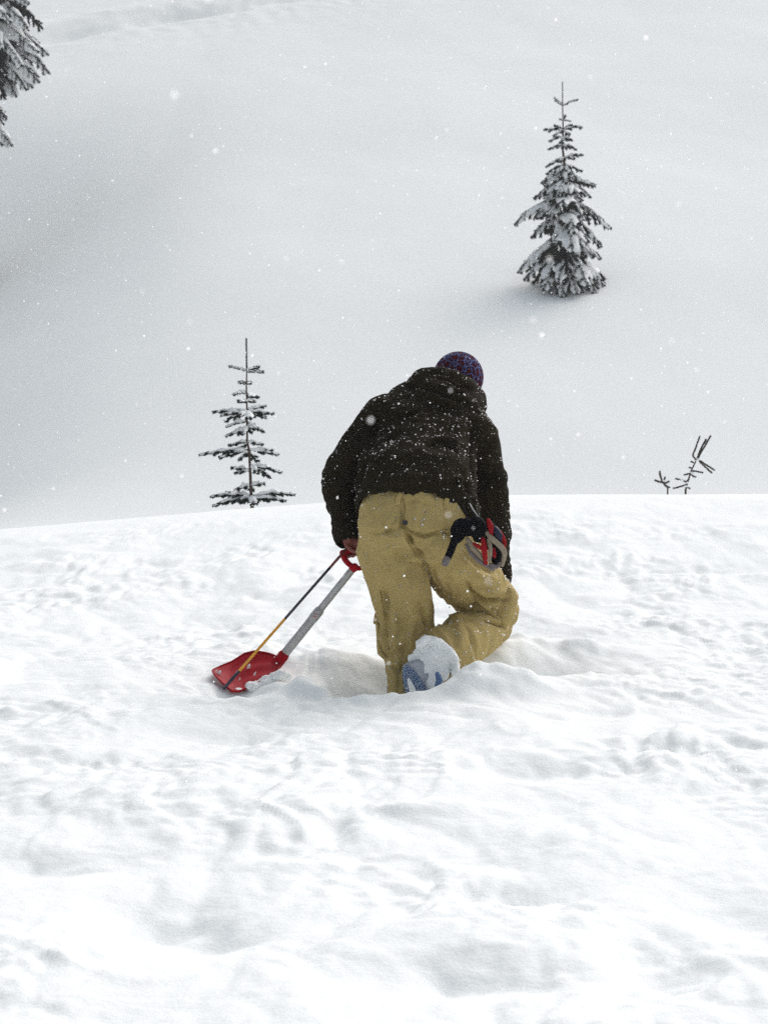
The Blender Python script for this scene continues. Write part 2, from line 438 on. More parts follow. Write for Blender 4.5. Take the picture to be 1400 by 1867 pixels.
# --- jacket
def torso_frames():
    rows = [  # px centre, py centre, depth, half width(m), half depth(m)
        (758, 950, 8.23, .250, .170), (758, 925, 8.25, .252, .186), (760, 880, 8.31, .244, .182), (765, 840, 8.41, .236, .168),
        (771, 800, 8.50, .232, .150), (778, 772, 8.57, .222, .140), (788, 750, 8.62, .190, .120), (800, 733, 8.66, .135, .098), (808, 722, 8.68, .095, .085)]
    return rows
jb = MB()
rows = torso_frames(); cs = [pt(r[0], r[1], r[2]) for r in rows]
rr = []
for k, r in enumerate(rows):
    t = (cs[min(k + 1, len(cs) - 1)] - cs[max(k - 1, 0)]).normalized()
    if k < 2: t = (cs[3] - cs[0]).normalized()
    S = Vector((1, 0.0, -.10)).normalized(); S = (S - t * S.dot(t)).normalized(); D = t.cross(S).normalized()
    rr.append(ring(cs[k], S, D, r[3], r[4]))
jb.rings(rr)
jb.tube([LSH + Vector((.05, 0, .0)), LSH, (LSH + LEL) / 2 + Vector((-.016, 0, .012)), LEL, (LEL + LWR) / 2, LWR + (LWR - LEL) * .06], [.098, .092, .074, .064, .060, .054], n=18, sub=4)
jb.tube([RSH - Vector((.05, 0, -.01)), RSH, (RSH + REL) / 2 + Vector((.006, 0, 0)), REL, (REL + RWR) / 2, RWR], [.095, .090, .070, .062, .060, .056], n=18, sub=4)
# bunched hood: bag at the nape plus its thick rim
jb.ellipsoid(pt(800, 718, 8.56), (.118, 0, -.035), (0, .105, .03), (.02, -.02, .078))
jb.ellipsoid(pt(842, 730, 8.60), (.088, 0, -.05), (0, .10, .03), (.02, -.01, .075))
jb.tube([pt(752, 708, 8.68), pt(768, 696, 8.60), pt(800, 689, 8.56), pt(832, 697, 8.56), pt(858, 716, 8.60), pt(868, 740, 8.68), pt(850, 755, 8.80)], [.034, .040, .042, .042, .042, .04, .034], n=12, sub=3)
jb.tube([pt(765, 720, 8.52), pt(800, 727, 8.46), pt(835, 738, 8.47), pt(862, 755, 8.53)], [.030, .036, .036, .028], n=12, sub=3)
jm = remesh(jb.fixn('j'), .0075, 5, .5)
co = get_co(jm); no = get_no(jm)
# hem: open below the waist, sleeves kept
HEMA = np.array(pt(757, 903, 8.08)); hn = np.array((cs[0] - cs[2]).normalized())
def hemcut(c):
    t = (c - HEMA) @ hn
    wob = .010 * np.sin(c[:, 0] * 23) + .006 * np.sin(c[:, 0] * 51 + 1)
    # higher on the left, lower at the right corner
    xr = (c[:, 0] - HEMA[0]) / .22; lim = -.002 + .024 * xr ** 2 + .012 * xr + wob - .022 * np.exp(-((xr + .48) / .16) ** 2)
    d1, _ = seg_dist(c, LEL, LWR + (LWR - LEL) * .3); d2, _ = seg_dist(c, REL, RWR + (RWR - REL) * .3)
    d3, _ = seg_dist(c, LSH, LEL); d4, _ = seg_dist(c, RSH, REL)
    return (t > lim) & (d1 > .088) & (d2 > .080) & (d3 > .09) & (d4 > .082)
def noise_folds(co, s, seed, amp, ax=(1, 1, 1), ridge=True):
    q = co / s * np.array(ax)
    w = perlin3(q[:, 0] * .6, q[:, 1] * .6, q[:, 2] * .6, seed + 50)
    n = perlin3(q[:, 0] + w, q[:, 1] + w, q[:, 2] - w, seed)
    return amp * ((1 - np.abs(n) * 2.4) if ridge else n)
disp = noise_folds(co, .15, 3, .013) + noise_folds(co, .08, 4, .0035, (1, 1, .6)) + noise_folds(co, .3, 5, .012, ridge=False)
def sharpj(co, s_, seed, amp, ax):
    q = co / s_ * np.array(ax); w = perlin3(q[:, 0] * .5, q[:, 1] * .5, q[:, 2] * .5, seed + 9) * 1.3
    n = perlin3(q[:, 0] + w, q[:, 1] + w, q[:, 2] - w, seed)
    return amp * np.maximum(0, 1 - np.abs(n) * 5) ** 1.5
rot = np.stack([co[:, 0] * .8 + co[:, 2] * .6, co[:, 1], co[:, 2] * .8 - co[:, 0] * .6], -1)
slv = 1 - .65 * np.maximum(sstep(.10, .08, seg_dist(co, LSH, LEL)[0]), sstep(.10, .08, seg_dist(co, LEL, LWR)[0])) - .5 * sstep(.10, .08, seg_dist(co, REL, RWR)[0])
disp = disp + np.clip(slv, .3, 1) * (sharpj(rot, .17, 81, .009, (.45, 1, 1.3)) - sharpj(rot, .16, 84, .006, (.45, 1, 1.2)))
P = lambda *a: np.array(pt(*a))
def onskin(c3, co, no, px, py):
    """the skin point seen at a pixel: nearest to the camera ray, towards the camera"""
    u = (px - 700) / F; v = CZ - (py - 933.5) / F * co[:, 1]
    dd = (co[:, 0] - u * co[:, 1]) ** 2 + (co[:, 2] - v) ** 2
    ok = dd < (0.012) ** 2
    if not ok.any(): return co[np.argmin(dd)]
    idx = np.nonzero(ok)[0]; return co[idx[np.argmin(co[idx, 1])]]
def line(co, no, pix): return [onskin(None, co, no, *p) for p in pix]
for pix, w, dp in [
    ([(690, 742), (676, 775), (674, 800), (664, 840), (654, 890)], .016, -.020),         # armhole, left
    ([(700, 752), (712, 735), (735, 722), (760, 716)], .012, -.006),
    ([(862, 772), (864, 810), (862, 850), (868, 900)], .014, -.016),                     # armhole, right
    ([(682, 800), (712, 778), (748, 752), (775, 742)], .013, -.008),
    ([(684, 812), (716, 790), (752, 764), (780, 752)], .011, .008),
    ([(690, 770), (715, 752), (742, 738)], .012, .007),
    ([(668, 872), (700, 830), (735, 800)], .016, .007),
    ([(780, 812), (802, 803), (820, 808), (832, 824)], .010, -.011),                     # fold at the small of the back
    ([(776, 806), (800, 796), (824, 800), (838, 816)], .010, .008),
    ([(842, 860), (850, 890), (862, 915)], .012, -.007),
    ([(660, 905), (690, 880), (730, 868), (770, 870)], .018, .006),
    ([(790, 880), (830, 872), (860, 880)], .014, .006),
    ([(735, 702), (775, 708), (810, 716), (845, 730), (872, 752)], .010, -.016),         # hood seam
    ([(800, 690), (830, 700), (858, 722)], .007, -.010),
    ([(780, 700), (806, 704), (838, 716), (864, 738)], .008, .007),
    ([(600, 870), (625, 868), (650, 872)], .012, -.008), ([(598, 885), (625, 888), (650, 884)], .012, .008),
    ([(600, 905), (625, 900), (648, 908)], .010, -.009), ([(605, 940), (628, 946), (650, 940)], .010, -.007),
    ([(640, 790), (655, 800), (672, 800)], .012, -.008), ([(620, 830), (640, 838), (660, 832)], .012, .007),
    ([(895, 880), (912, 890), (926, 885)], .011, -.008), ([(893, 930), (912, 935), (930, 928)], .011, -.008),
    ([(880, 840), (898, 850), (915, 846)], .012, .007)]:
    disp += crease(co, line(co, no, pix), w, dp)
# sleeves ruck up in rings
d1, t1 = seg_dist(co, LEL, LWR); d2, t2 = seg_dist(co, REL, RWR)
sl = noise_folds(co, .045, 8, .007, (.55, .8, 1.5), False) + noise_folds(co, .028, 9, .003, (.5, .8, 1.4))
fl = (d1 < .1); disp[fl] += sl[fl]
fr = (d2 < .1) & (co[:, 2] < REL[2]); disp[fr] += sl[fr]
set_co(jm, co + no * disp[:, None])
cut(jm, hemcut)
# open the cuffs
def cuffs(c):
    a = ((c - np.array(LWR + (LWR - LEL) * .08)) @ np.array((LWR - LEL).normalized())); b = ((c - np.array(RWR)) @ np.array((RWR - REL).normalized()))
    d1, _ = seg_dist(c, LEL, LWR + (LWR - LEL) * .5); d2, _ = seg_dist(c, REL, RWR + (RWR - REL) * .5)
    return ((a > 0) & (d1 < .12)) | ((b > 0) & (d2 < .12))
cut(jm, cuffs)
jacket = link('jacket', jm, person, M['jacket']); thicken(jacket, .007)
# hem cord lying along the lower edge, zip line on the hood
# --- trousers
tb = MB()
prow = [(755, 905, 8.25, .205, .135), (752, 930, 8.22, .215, .150), (750, 965, 8.20, .222, .165), (752, 995, 8.20, .215, .160), (756, 1020, 8.20, .17, .12)]
pr = []
for k, r in enumerate(prow):
    t = Vector((.0, .25 if k < 2 else .0, 1)).normalized(); S = Vector((1, 0, -.03)).normalized(); D = t.cross(S).normalized()
    pr.append(ring(pt(r[0], r[1], r[2]), S, D, r[3], r[4], e=2.5))
pr.insert(0, ring(pt(757, 872, 8.29), Vector((1, 0, -.03)).normalized(), Vector((0, 1, 0)), .195, .120, e=2.5))
tb.rings(pr[::-1])
tb.tube([pt(712, 965, 8.18), pt(714, 1010, 8.20), pt(728, 1070, 8.25), pt(738, 1125, 8.30), pt(740, 1165, 8.30), pt(742, 1205, 8.28), pt(735, 1240, 8.27), pt(736, 1290, 8.27)],
        [.130, .132, .126, .119, .119, .094, .064, .058], n=20, sub=4)
tb.tube([pt(795, 965, 8.20), pt(815, 1000, 8.24), pt(848, 1045, 8.36), pt(882, 1088, 8.47), pt(893, 1110, 8.54)], [.128, .134, .130, .118, .112], n=20, sub=4)
tb.ellipsoid(pt(900, 1112, 8.52), (.098, 0, 0), (0, .10, 0), (0, 0, .085))
tb.ellipsoid(pt(917, 1104, 8.42), (.060, 0, 0), (0, .06, 0), (0.012, 0, .082))
tb.tube([pt(893, 1128, 8.52), pt(872, 1148, 8.40), pt(840, 1170, 8.26), pt(806, 1190, 8.17), pt(785, 1206, 8.11)], [.094, .104, .102, .086, .076], n=20, sub=4, roundcap=False)
tm_ = remesh(tb.fixn('t'), .0075, 4, .5)
co = get_co(tm_); no = get_no(tm_)
disp = noise_folds(co, .17, 13, .014, (1, 1, .55)) + noise_folds(co, .09, 14, .0060, (1, 1, .5)) + noise_folds(co, .035, 16, .0016, (1, 1, .7))
def sharp(co, s_, seed, amp, ax):
    q = co / s_ * np.array(ax); w = perlin3(q[:, 0] * .5, q[:, 1] * .5, q[:, 2] * .5, seed + 9) * 1.3
    n = perlin3(q[:, 0] + w, q[:, 1] + w, q[:, 2] - w, seed); g = sstep(-.05, .3, perlin3(q[:, 0] * .4, q[:, 1] * .4, q[:, 2] * .3, seed + 3))
    return amp * g * np.maximum(0, 1 - np.abs(n) * 5) ** 1.5
disp = disp + sharp(co, .10, 91, .010, (1.3, 1.3, .45)) - sharp(co, .12, 95, .010, (1, 1, .6)) + sharp(co, .10, 97, .003, (.6, .6, 1.3)) + noise_folds(co, .3, 15, .012, ridge=False)
for pix, w, dp in [
    ([(728, 905), (733, 955), (745, 985), (765, 1015)], .007, -.006),                       # centre seam
    ([(733, 957), (752, 972), (775, 978), (800, 972), (822, 968)], .007, -.007),            # right back pocket / yoke
    ([(662, 965), (690, 975), (715, 968), (733, 957)], .008, -.005),
    ([(735, 965), (745, 985), (770, 1015), (782, 1045)], .012, -.014),                      # crease under the seat
    ([(748, 985), (766, 1005), (782, 1035)], .012, .010),
    ([(690, 975), (722, 985), (738, 980)], .014, .007),
    ([(775, 1010), (800, 1040), (812, 1080)], .014, .007),
    ([(862, 1085), (880, 1096), (905, 1096), (925, 1090)], .009, -.017),                    # folds behind the bent knee
    ([(868, 1096), (890, 1110), (900, 1118)], .008, .010),
    ([(835, 1115), (865, 1108), (895, 1118), (920, 1140)], .008, -.020),
    ([(860, 1075), (885, 1082), (920, 1078)], .012, .010),
    ([(850, 1060), (862, 1085), (868, 1104)], .008, -.010),
    ([(880, 1128), (905, 1138), (922, 1146)], .009, -.012),
    ([(700, 1060), (702, 1110), (700, 1150), (706, 1190)], .014, -.007),
    ([(715, 1080), (720, 1130), (716, 1180)], .014, .007),
    ([(745, 1090), (755, 1130), (752, 1180)], .016, .006),
    ([(765, 1100), (778, 1140), (785, 1165)], .012, -.008),
    ([(702, 1195), (730, 1185), (760, 1180), (786, 1165)], .010, -.008),
    ([(712, 1215), (722, 1225), (740, 1210)], .010, -.008),
    ([(800, 1150), (820, 1180), (826, 1210)], .014, .006), ([(850, 1140), (862, 1170), (866, 1200)], .014, -.006),
    ([(690, 1010), (720, 1000), (750, 1010)], .014, .005), ([(845, 1005), (870, 1030), (900, 1040)], .014, -.008),
    ([(840, 1020), (870, 1045), (905, 1056)], .014, .008)]:
    disp += crease(co, line(co, no, pix), w * .85, dp * 1.5)
set_co(tm_, co + no * disp[:, None])
shin = np.array((pt(822, 1186, 8.19) - pt(872, 1150, 8.40)).normalized())
cut(tm_, lambda c: (((c - P(789, 1203, 8.12)) @ shin > 0) & (seg_dist(c, pt(872, 1150, 8.40), pt(785, 1206, 8.11))[0] < .115) & (c[:, 1] < 8.25) & (seg_dist(c, pt(738, 1125, 8.30), pt(735, 1262, 8.27))[0] > .115)) | (c[:, 2] > pt(755, 876, 8.25)[2]))
trousers = link('trousers', tm_, person, M['khaki']); thicken(trousers, .006)

def skin_pt(me_, px, py, lift=.0):
    c = get_co(me_); p = onskin(None, c, None, px, py); return Vector(p) + Vector((0, -lift, 0))

def strip(name, pts, w, t, m, parent):
    b = MB(); b.tube(pts, w, n=8, flat=t / w, up=(0, 1, 0), sub=2, roundcap=False); return link(name, b.fixn(name), parent, m)
strip('belt_loop', [skin_pt(tm_, 729, 895, .006), skin_pt(tm_, 728, 905, .008), skin_pt(tm_, 727, 916, .005)], .011, .003, M['khaki'], trousers)
strip('belt_loop', [skin_pt(tm_, 815, 903, .006), skin_pt(tm_, 817, 915, .008), skin_pt(tm_, 818, 925, .005)], .011, .003, M['khaki'], trousers)
c = skin_pt(tm_, 734, 955, .005); b = MB(); b.box(c, (.009, 0, -.002), (0, .003, 0), (.002, 0, .008)); link('waist_label', b.mesh('l'), trousers, M['dark_label'], False)
# seams as fine piping
for pix in ([(733, 957), (752, 971), (775, 977), (800, 972), (820, 967)], [(735, 905), (733, 930), (733, 955), (745, 985), (762, 1012)], [(690, 1080), (700, 1120), (702, 1160), (706, 1188)]):
    b = MB(); b.tube([skin_pt(tm_, *p, .001) for p in pix], .0022, n=6, sub=3); link('seam', b.fixn('seam'), trousers, M['khaki_seam'])
# cargo pocket flap standing off at the left thigh
b = MB(); b.box(pt(686, 1128, 8.30), (.010, 0, -.004), (0, .05, 0), (.004, 0, .022)); link('pocket_flap', remesh(b.fixn('pf'), .004, 3), trousers, M['khaki'])
b = MB(); b.tube([pt(688, 1140, 8.26), pt(691, 1165, 8.26), pt(693, 1190, 8.25), pt(704, 1200, 8.24)], [.010, .014, .016, .009], n=8, flat=.7, sub=2); link('hem_gusset', b.fixn('hg'), trousers, M['khaki'])

# --- body under the clothes (one continuous skin, head and hands included)
bb = MB()
bb.tube([pt(752, 980, 8.24), pt(757, 925, 8.30), pt(766, 840, 8.44), pt(778, 780, 8.56), pt(795, 748, 8.63)], [.115, .11, .11, .11, .07], n=18, sub=3)
bb.tube([pt(795, 748, 8.63), pt(812, 728, 8.67), HEAD], [.07, .058, .05], n=14, sub=2)
FW = Vector((.05, .80, -.60)).normalized()          # where the face looks: ahead and down
SDV = Vector((1, 0, -.12)).normalized(); SDV = (SDV - FW * SDV.dot(FW)).normalized(); UPV = SDV.cross(FW).normalized()
bb.ellipsoid(HEAD, SDV * .074, FW * .094, UPV * .098)
bb.ellipsoid(HEAD + FW * .04 - UPV * .06, SDV * .055, FW * .055, UPV * .055)
bb.tube([HEAD + FW * .088 + UPV * .012, HEAD + FW * .108 - UPV * .022], [.009, .015], n=8)
bb.tube([HEAD + FW * .090 - UPV * .052 - SDV * .02, HEAD + FW * .094 - UPV * .052 + SDV * .02], .008, n=8)
for s in (-1, 1):
    bb.ellipsoid(HEAD + SDV * (s * .077) - UPV * .01, SDV * .009, FW * .02, UPV * .032, nu=10, nv=8)
bb.tube([LSH, LEL, LWR], [.042, .038, .029], n=12, sub=3)
bb.tube([RSH, REL, RWR], [.042, .038, .029], n=12, sub=3)
bb.tube([LHP, LKN, LAN], [.09, .062, .045], n=14, sub=3)
bb.tube([RHP, RKN, RAN], [.09, .062, .045], n=14, sub=3)
# left hand on the grip: palm above the crossbar, fingers over the far side and curled under
GA, GB = pt(624, 1008, 8.31), pt(674, 994, 8.33)     # crossbar of the D grip
bar = (GB - GA).normalized(); gm = GA.lerp(GB, .48)
bb.tube([LWR, LWR.lerp(gm, .5) + Vector((0, .006, .006)), gm + Vector((0, .008, .030))], [.029, .033, .036], n=14, sub=3, flat=.75, up=(0, 1, 0))
for k in range(4):
    c = gm + bar * (-.033 + .0215 * k); L = (.9, 1.0, .97, .8)[k]
    ft = [c + Vector((0, .012, .030)), c + Vector((0, .034, .012)), c + Vector((0, .033, -.014 * L)), c + Vector((0, .012, -.026 * L)), c + Vector((0, -.010, -.024 * L))]
    bb.tube(ft, [.0105, .0098, .0092, .0085, .0075], n=8, sub=3)
bb.tube([gm + Vector((-.026, -.004, .034)), gm + Vector((-.034, -.022, .014)), gm + Vector((-.018, -.030, -.002)), gm + Vector((.002, -.028, -.012))], [.013, .012, .0105, .009], n=8, sub=3)
# right hand: relaxed, reaching down to the snow behind the knee
hd = (RWR - REL).normalized(); hs_ = Vector((1, 0, 0))
bb.tube([RWR, RWR + hd * .05, RWR + hd * .085], [.027, .036, .034], n=12, flat=.55, up=(0, 1, 0), sub=2)
for k in range(4):
    c = RWR + hd * .085 + hs_ * (-.027 + .018 * k); L = (.066, .076, .072, .056)[k]
    bb.tube([c, c + hd * L * .5 + Vector((0, .006, 0)), c + hd * L + Vector((0, .022, 0))], [.0095, .009, .0075], n=8, sub=3)
bb.tube([RWR + hd * .03 - hs_ * .028, RWR + hd * .06 - hs_ * .05, RWR + hd * .09 - hs_ * .055 + Vector((0, .012, 0))], [.013, .011, .009], n=8, sub=3)
bodym = remesh(bb.fixn('b'), .0048, 2, .4)
body = link('body', bodym, person, M['skin'])
M['eye'] = mat('eye', (.5, .5, .48), .3, .5)
for s in (-1, 1):
    b = MB(); b.ellipsoid(HEAD + FW * .082 + SDV * (s * .03) + UPV * .004, SDV * .012, FW * .008, UPV * .008, nu=10, nv=8); link('eye', b.fixn('eye'), body, M['eye'])
b = MB(); b.ellipsoid(HEAD - FW * .01 - UPV * .008, SDV * .081, FW * .092, UPV * .092); link('hair', remesh(b.fixn('h'), .008, 1), body, M['hair'])

# --- crocheted beanie
b = MB(); b.ellipsoid(HEAD + UPV * .012 - FW * .006, SDV * .112, FW * .114, UPV * .114, nu=40, nv=30)
bmx = b.fixn('beanie'); co = get_co(bmx); cut(bmx, lambda c: ((c - np.array(HEAD)) @ np.array((UPV * .9 - FW * .45).normalized())) < -.045)
beanie = link('beanie', bmx, person, M['beanie']); tag(beanie, 'crocheted beanie in dark red and navy with a blue lace pattern'); thicken(beanie, .004)

# --- boots
boots = []
def boot(name, ank, toe_dir, sole_n, top=None):
    """ank: ankle point; toe_dir from heel to toe; sole_n points out of the sole"""
    T = toe_dir.normalized(); N = (sole_n - T * sole_n.dot(T)).normalized(); W = T.cross(N).normalized()
    b = MB()
    top = top or ank - N * .13
    b.tube([top, ank.lerp(top, .4), ank + N * .03], [.074, .066, .060], n=16, sub=2)
    rr = []
    for k, (t, w, h) in enumerate([(-.075, .030, .03), (-.06, .042, .05), (-.02, .047, .06), (.05, .048, .055), (.12, .055, .045), (.17, .050, .036), (.195, .028, .024)]):
        rr.append(ring(ank + T * t + N * (.085 - h), W, N, w, h, n=16, e=2.8))
    b.rings(rr)
    o = link(name, remesh(b.fixn('boot'), .006, 3), person, M['boot'])
    return o, T, N, W
# the kneeling foot: toes dug into the snow, sole turned to the camera
AN = pt(774, 1229, 8.10)
rboot, T, N, W = boot('boot', AN, Vector((.34, .10, -.9)), Vector((-.58, -.72, -.30)), pt(826, 1180, 8.22))
lboot, T2, N2, W2 = boot('boot', pt(736, 1312, 8.27), Vector((.0, 1, -.1)), Vector((0, .05, -1)))
def sole_outline(n=44):
    out = []
    for i in range(n):
        a = 2 * math.pi * i / n
        t = .060 + .135 * math.cos(a); w = (.050 + .009 * math.cos(a)) * math.sin(a)
        out.append((t, w))
    return out
def sole(parent, ank, T, N, W):
    c0 = ank + N * .086
    o1 = sole_outline(); rings_ = []
    for (off, sc) in ((-.012, .96), (.0, 1.0), (.010, 1.0), (.014, .94)):
        rings_.append([c0 + N * off + T * (.06 + (t - .06) * sc) + W * (w * sc) for t, w in o1])
    b = MB(); b.rings(rings_); s = link('sole', b.fixn('sole'), parent, M['sole'])
    # pale slot in the middle of the heel and forefoot pad
    b = MB()
    rings_ = [[c0 + N * off + T * (.03 + t * .45 - .02) + W * (w * .34 * sc) for t, w in o1] for off, sc in ((.010, 1.0), (.0165, 1.0), (.018, .8))]
    b.rings(rings_); link('sole_slot', b.fixn('slot'), s, M['tree_snow'])
    return s
sole(rboot, AN, T, N, W); sole(lboot, pt(736, 1312, 8.27), T2, N2, W2)
# caked snow on the kneeling boot
b = MB(); r2 = random.Random(3)
for k in range(70):
    f = r2.random(); g = r2.uniform(-1, 1)
    px = 763 + f * 36 + g * 13; py = 1244 - f * 42 + g * 20 + 2; d = 8.055 + f * .05 + r2.uniform(-.015, .02)
    r = r2.uniform(.012, .028); b.ellipsoid(pt(px, py, d), (r * 1.2, 0, 0), (0, r, 0), (0, 0, r), nu=10, nv=8)
for px, py, d, r in [(818, 1216, 8.08, .026), (806, 1204, 8.06, .034), (792, 1192, 8.06, .034), (780, 1182, 8.08, .028), (786, 1186, 8.10, .036), (798, 1202, 8.09, .044), (768, 1192, 8.09, .034), (786, 1206, 8.07, .044), (800, 1222, 8.06, .040), (752, 1200, 8.08, .022), (806, 1220, 8.08, .028), (780, 1225, 8.05, .03), (790, 1245, 8.04, .032)]:
    b.ellipsoid(pt(px, py, d), (r, 0, 0), (0, r * .8, 0), (0, 0, r), nu=12, nv=10)
arc = [(766, 1174), (774, 1168), (785, 1166), (797, 1170), (810, 1177), (820, 1187), (828, 1200), (832, 1214), (828, 1228)]
b.tube([pt(x + r2.uniform(-1.5, 1.5), y + r2.uniform(-1.5, 1.5), 8.05) for x, y in arc], [r2.uniform(.016, .026) for _ in arc], n=10, sub=2)
cm = remesh(b.fixn('cs'), .005, 14); co = get_co(cm); no = get_no(cm)
set_co(cm, co + no * (noise_folds(co, .03, 63, .009, ridge=False) + noise_folds(co, .014, 61, .004, ridge=False) + noise_folds(co, .007, 62, .0018, ridge=False))[:, None])
link('caked_snow', cm, rboot, M['tree_snow'])
b = MB(); b.tube([pt(797, 1229, 7.99), pt(801, 1240, 7.985), pt(796, 1250, 7.985)], [.010, .014, .009], n=8, sub=2); link('boot_strap', b.fixn('bs'), rboot, M['boot_blue'])

# ------------------------------------------------------------------ gloves clipped to the trousers
GD = 8.0
gl = empty('ski_gloves', pt(850, 930, GD), 'black, red and beige gloves hanging at the hip of the khaki trousers', 'gloves')
def gp(cx, cy, d=GD): return pt(780 + cx / 7.78, 900 + cy / 7.78, d)
def gtube(name, pts, rad, m, flat=.6, parent=gl, n=12):
    b = MB(); b.tube(pts, rad, n=n, flat=flat, up=(0, 1, 0), sub=4); mm = b.fixn(name)
    co = get_co(mm); no = get_no(mm); set_co(mm, co + no * noise_folds(co, .02, 71, .0014, ridge=False)[:, None])
    return link(name, mm, parent, m)
b = MB()
b.ellipsoid(gp(450, 500, GD + .02), (.034, 0, -.004), (0, .022, 0), (.010, 0, .042)); b.ellipsoid(gp(420, 600, GD + .02), (.028, 0, 0), (0, .02, 0), (.006, 0, .03))
b.ellipsoid(gp(690, 480, GD + .0), (.036, 0, 0), (0, .026, 0), (0, 0, .044)); b.ellipsoid(gp(740, 580, GD + .01), (.028, 0, 0), (0, .022, 0), (.008, 0, .032)); b.ellipsoid(gp(560, 480, GD + .02), (.03, 0, 0), (0, .02, 0), (0, 0, .036))
cm = remesh(b.fixn('cuff'), .004, 2); co = get_co(cm); no = get_no(cm); set_co(cm, co + no * (noise_folds(co, .03, 72, .003) + noise_folds(co, .012, 73, .001))[:, None])
cuff = link('cuff', cm, gl, M['black'])
st = gtube('wrist_strap', [gp(400, 600, GD - .01), gp(350, 740, GD - .02), gp(285, 900, GD - .02)], .0155, M['black'], .25)
gtube('strap_end', [gp(268, 930, GD - .021), gp(245, 985, GD - .02)], .0150, M['grey_plastic'], .28, st)
gtube('cord', [gp(490, 170, GD + .03), gp(525, 250, GD + .01), gp(565, 345, GD)], .0034, M['black'], 1)
gtube('cord', [gp(590, 140, GD + .05), gp(640, 230, GD + .02), gp(705, 320, GD)], .0028, M['grey_cord'], 1)
gtube('glove_body', [gp(860, 480, GD + .04), gp(950, 720, GD + .03), gp(960, 960, GD + .03)], [.03, .038, .018], M['black'], .6)
gtube('thumb_panel', [gp(850, 370, GD - .0), gp(885, 460, GD - .015), gp(900, 570, GD - .01)], [.007, .0125, .008], M['red_fabric'], .6)
gtube('finger', [gp(950, 500, GD + .0), gp(1010, 600, GD - .01), gp(1050, 720, GD)], [.013, .0155, .010], M['navy_fabric'], .7)
gtube('finger_panel', [gp(1030, 540, GD - .005), gp(1075, 660, GD - .012), gp(1085, 780, GD - .005)], [.005, .009, .006], M['red_fabric'], .7)
gtube('finger', [gp(830, 560, GD - .005), gp(920, 650, GD - .02), gp(1040, 760, GD - .022), gp(1085, 860, GD - .015), gp(1055, 1020, GD)], [.008, .0115, .012, .0115, .006], M['beige'], .7)
gtube('finger', [gp(860, 660, GD - .01), gp(885, 800, GD - .02), gp(870, 960, GD - .01)], [.009, .0095, .006], M['beige'], .7)
gtube('finger_panel', [gp(780, 640, GD - .012), gp(800, 800, GD - .028), gp(820, 990, GD - .012)], [.008, .0125, .008], M['red_fabric'], .6)
gtube('finger_panel', [gp(650, 710, GD - .01), gp(715, 750, GD - .02), gp(760, 780, GD - .02)], [.006, .009, .006], M['red_fabric'], .6)
gtube('finger', [gp(560, 650, GD + .01), gp(640, 770, GD - .005), gp(740, 890, GD - .005), gp(790, 960, GD)], [.009, .012, .012, .008], M['beige'], .7)
gtube('finger_tip', [gp(540, 720, GD + .0), gp(610, 850, GD - .008), gp(740, 970, GD - .008), gp(930, 1085, GD + .02)], [.005, .0085, .009, .006], M['grey_plastic'], .7)
gtube('finger', [gp(880, 1000, GD + .0), gp(960, 1040, GD - .0), gp(1010, 1000, GD + .0)], [.007, .010, .007], M['grey_plastic'], .7)
gtube('finger_panel', [gp(930, 780, GD - .005), gp(940, 860, GD - .008), gp(945, 900, GD)], [.006, .008, .005], M['red_fabric'], .6)

# ------------------------------------------------------------------ shovel
sh = empty('snow_shovel', pt(455, 1225, 8.38), 'red bladed shovel with grey aluminium shaft lying on the snow left of the person', 'shovel')
S0, S1 = pt(646, 1034, 8.31), pt(512, 1201, 8.42)
mid = S0.lerp(S1, .50)
b = MB(); b.tube([S0, mid], .0155, n=18); link('upper_shaft', b.fixn('s'), sh, M['alu'])
b = MB(); b.tube([mid - (S1 - S0).normalized() * .012, S1], .0195, n=18); ls = link('lower_shaft', b.fixn('s'), sh, M['alu'])
b = MB(); b.tube([mid - (S1 - S0).normalized() * .014, mid + (S1 - S0).normalized() * .030], .0212, n=18); link('shaft_collar', b.fixn('s'), sh, M['alu'])
ax = (S1 - S0).normalized(); sidev = ax.cross(Vector((0, 1, 0))).normalized()
for k, (al, sd_) in enumerate([(-.006, .004), (0, -.006), (.006, .005), (.012, -.002)]):   # illegible red print on the collar
    b = MB(); c = mid + ax * (al + .008) + Vector((0, -.0212, 0)) + sidev * sd_; b.box(c, sidev * (.005 if k % 2 else .003), (0, .001, 0), ax * .0016); link('print_mark', b.mesh('p'), ls, M['sticker'], False)
c = S1 - ax * .025 + Vector((0, -.019, 0)) + sidev * -.004; b = MB(); b.tube([c + Vector((0, .002, 0)), c - Vector((0, .002, 0))], .0032, n=10); link('button_hole', b.fixn('bh'), ls, M['alu_dark'])
# D grip
b = MB()
b.tube([GA, GA.lerp(GB, .5), GB], .0135, n=12, sub=3)
b.tube([GA, pt(629, 1020, 8.30), pt(638, 1030, 8.30), pt(649, 1036, 8.305), pt(660, 1035, 8.31), pt(671, 1024, 8.32), GB], [.013, .0130, .0120, .0105, .0105, .011, .013], n=12, sub=3)
b.tube([pt(647, 1033, 8.305), S0 + ax * .012], [.016, .0175], n=14)
link('grip', remesh(b.fixn('g'), .004, 2), sh, M['red_plastic'])
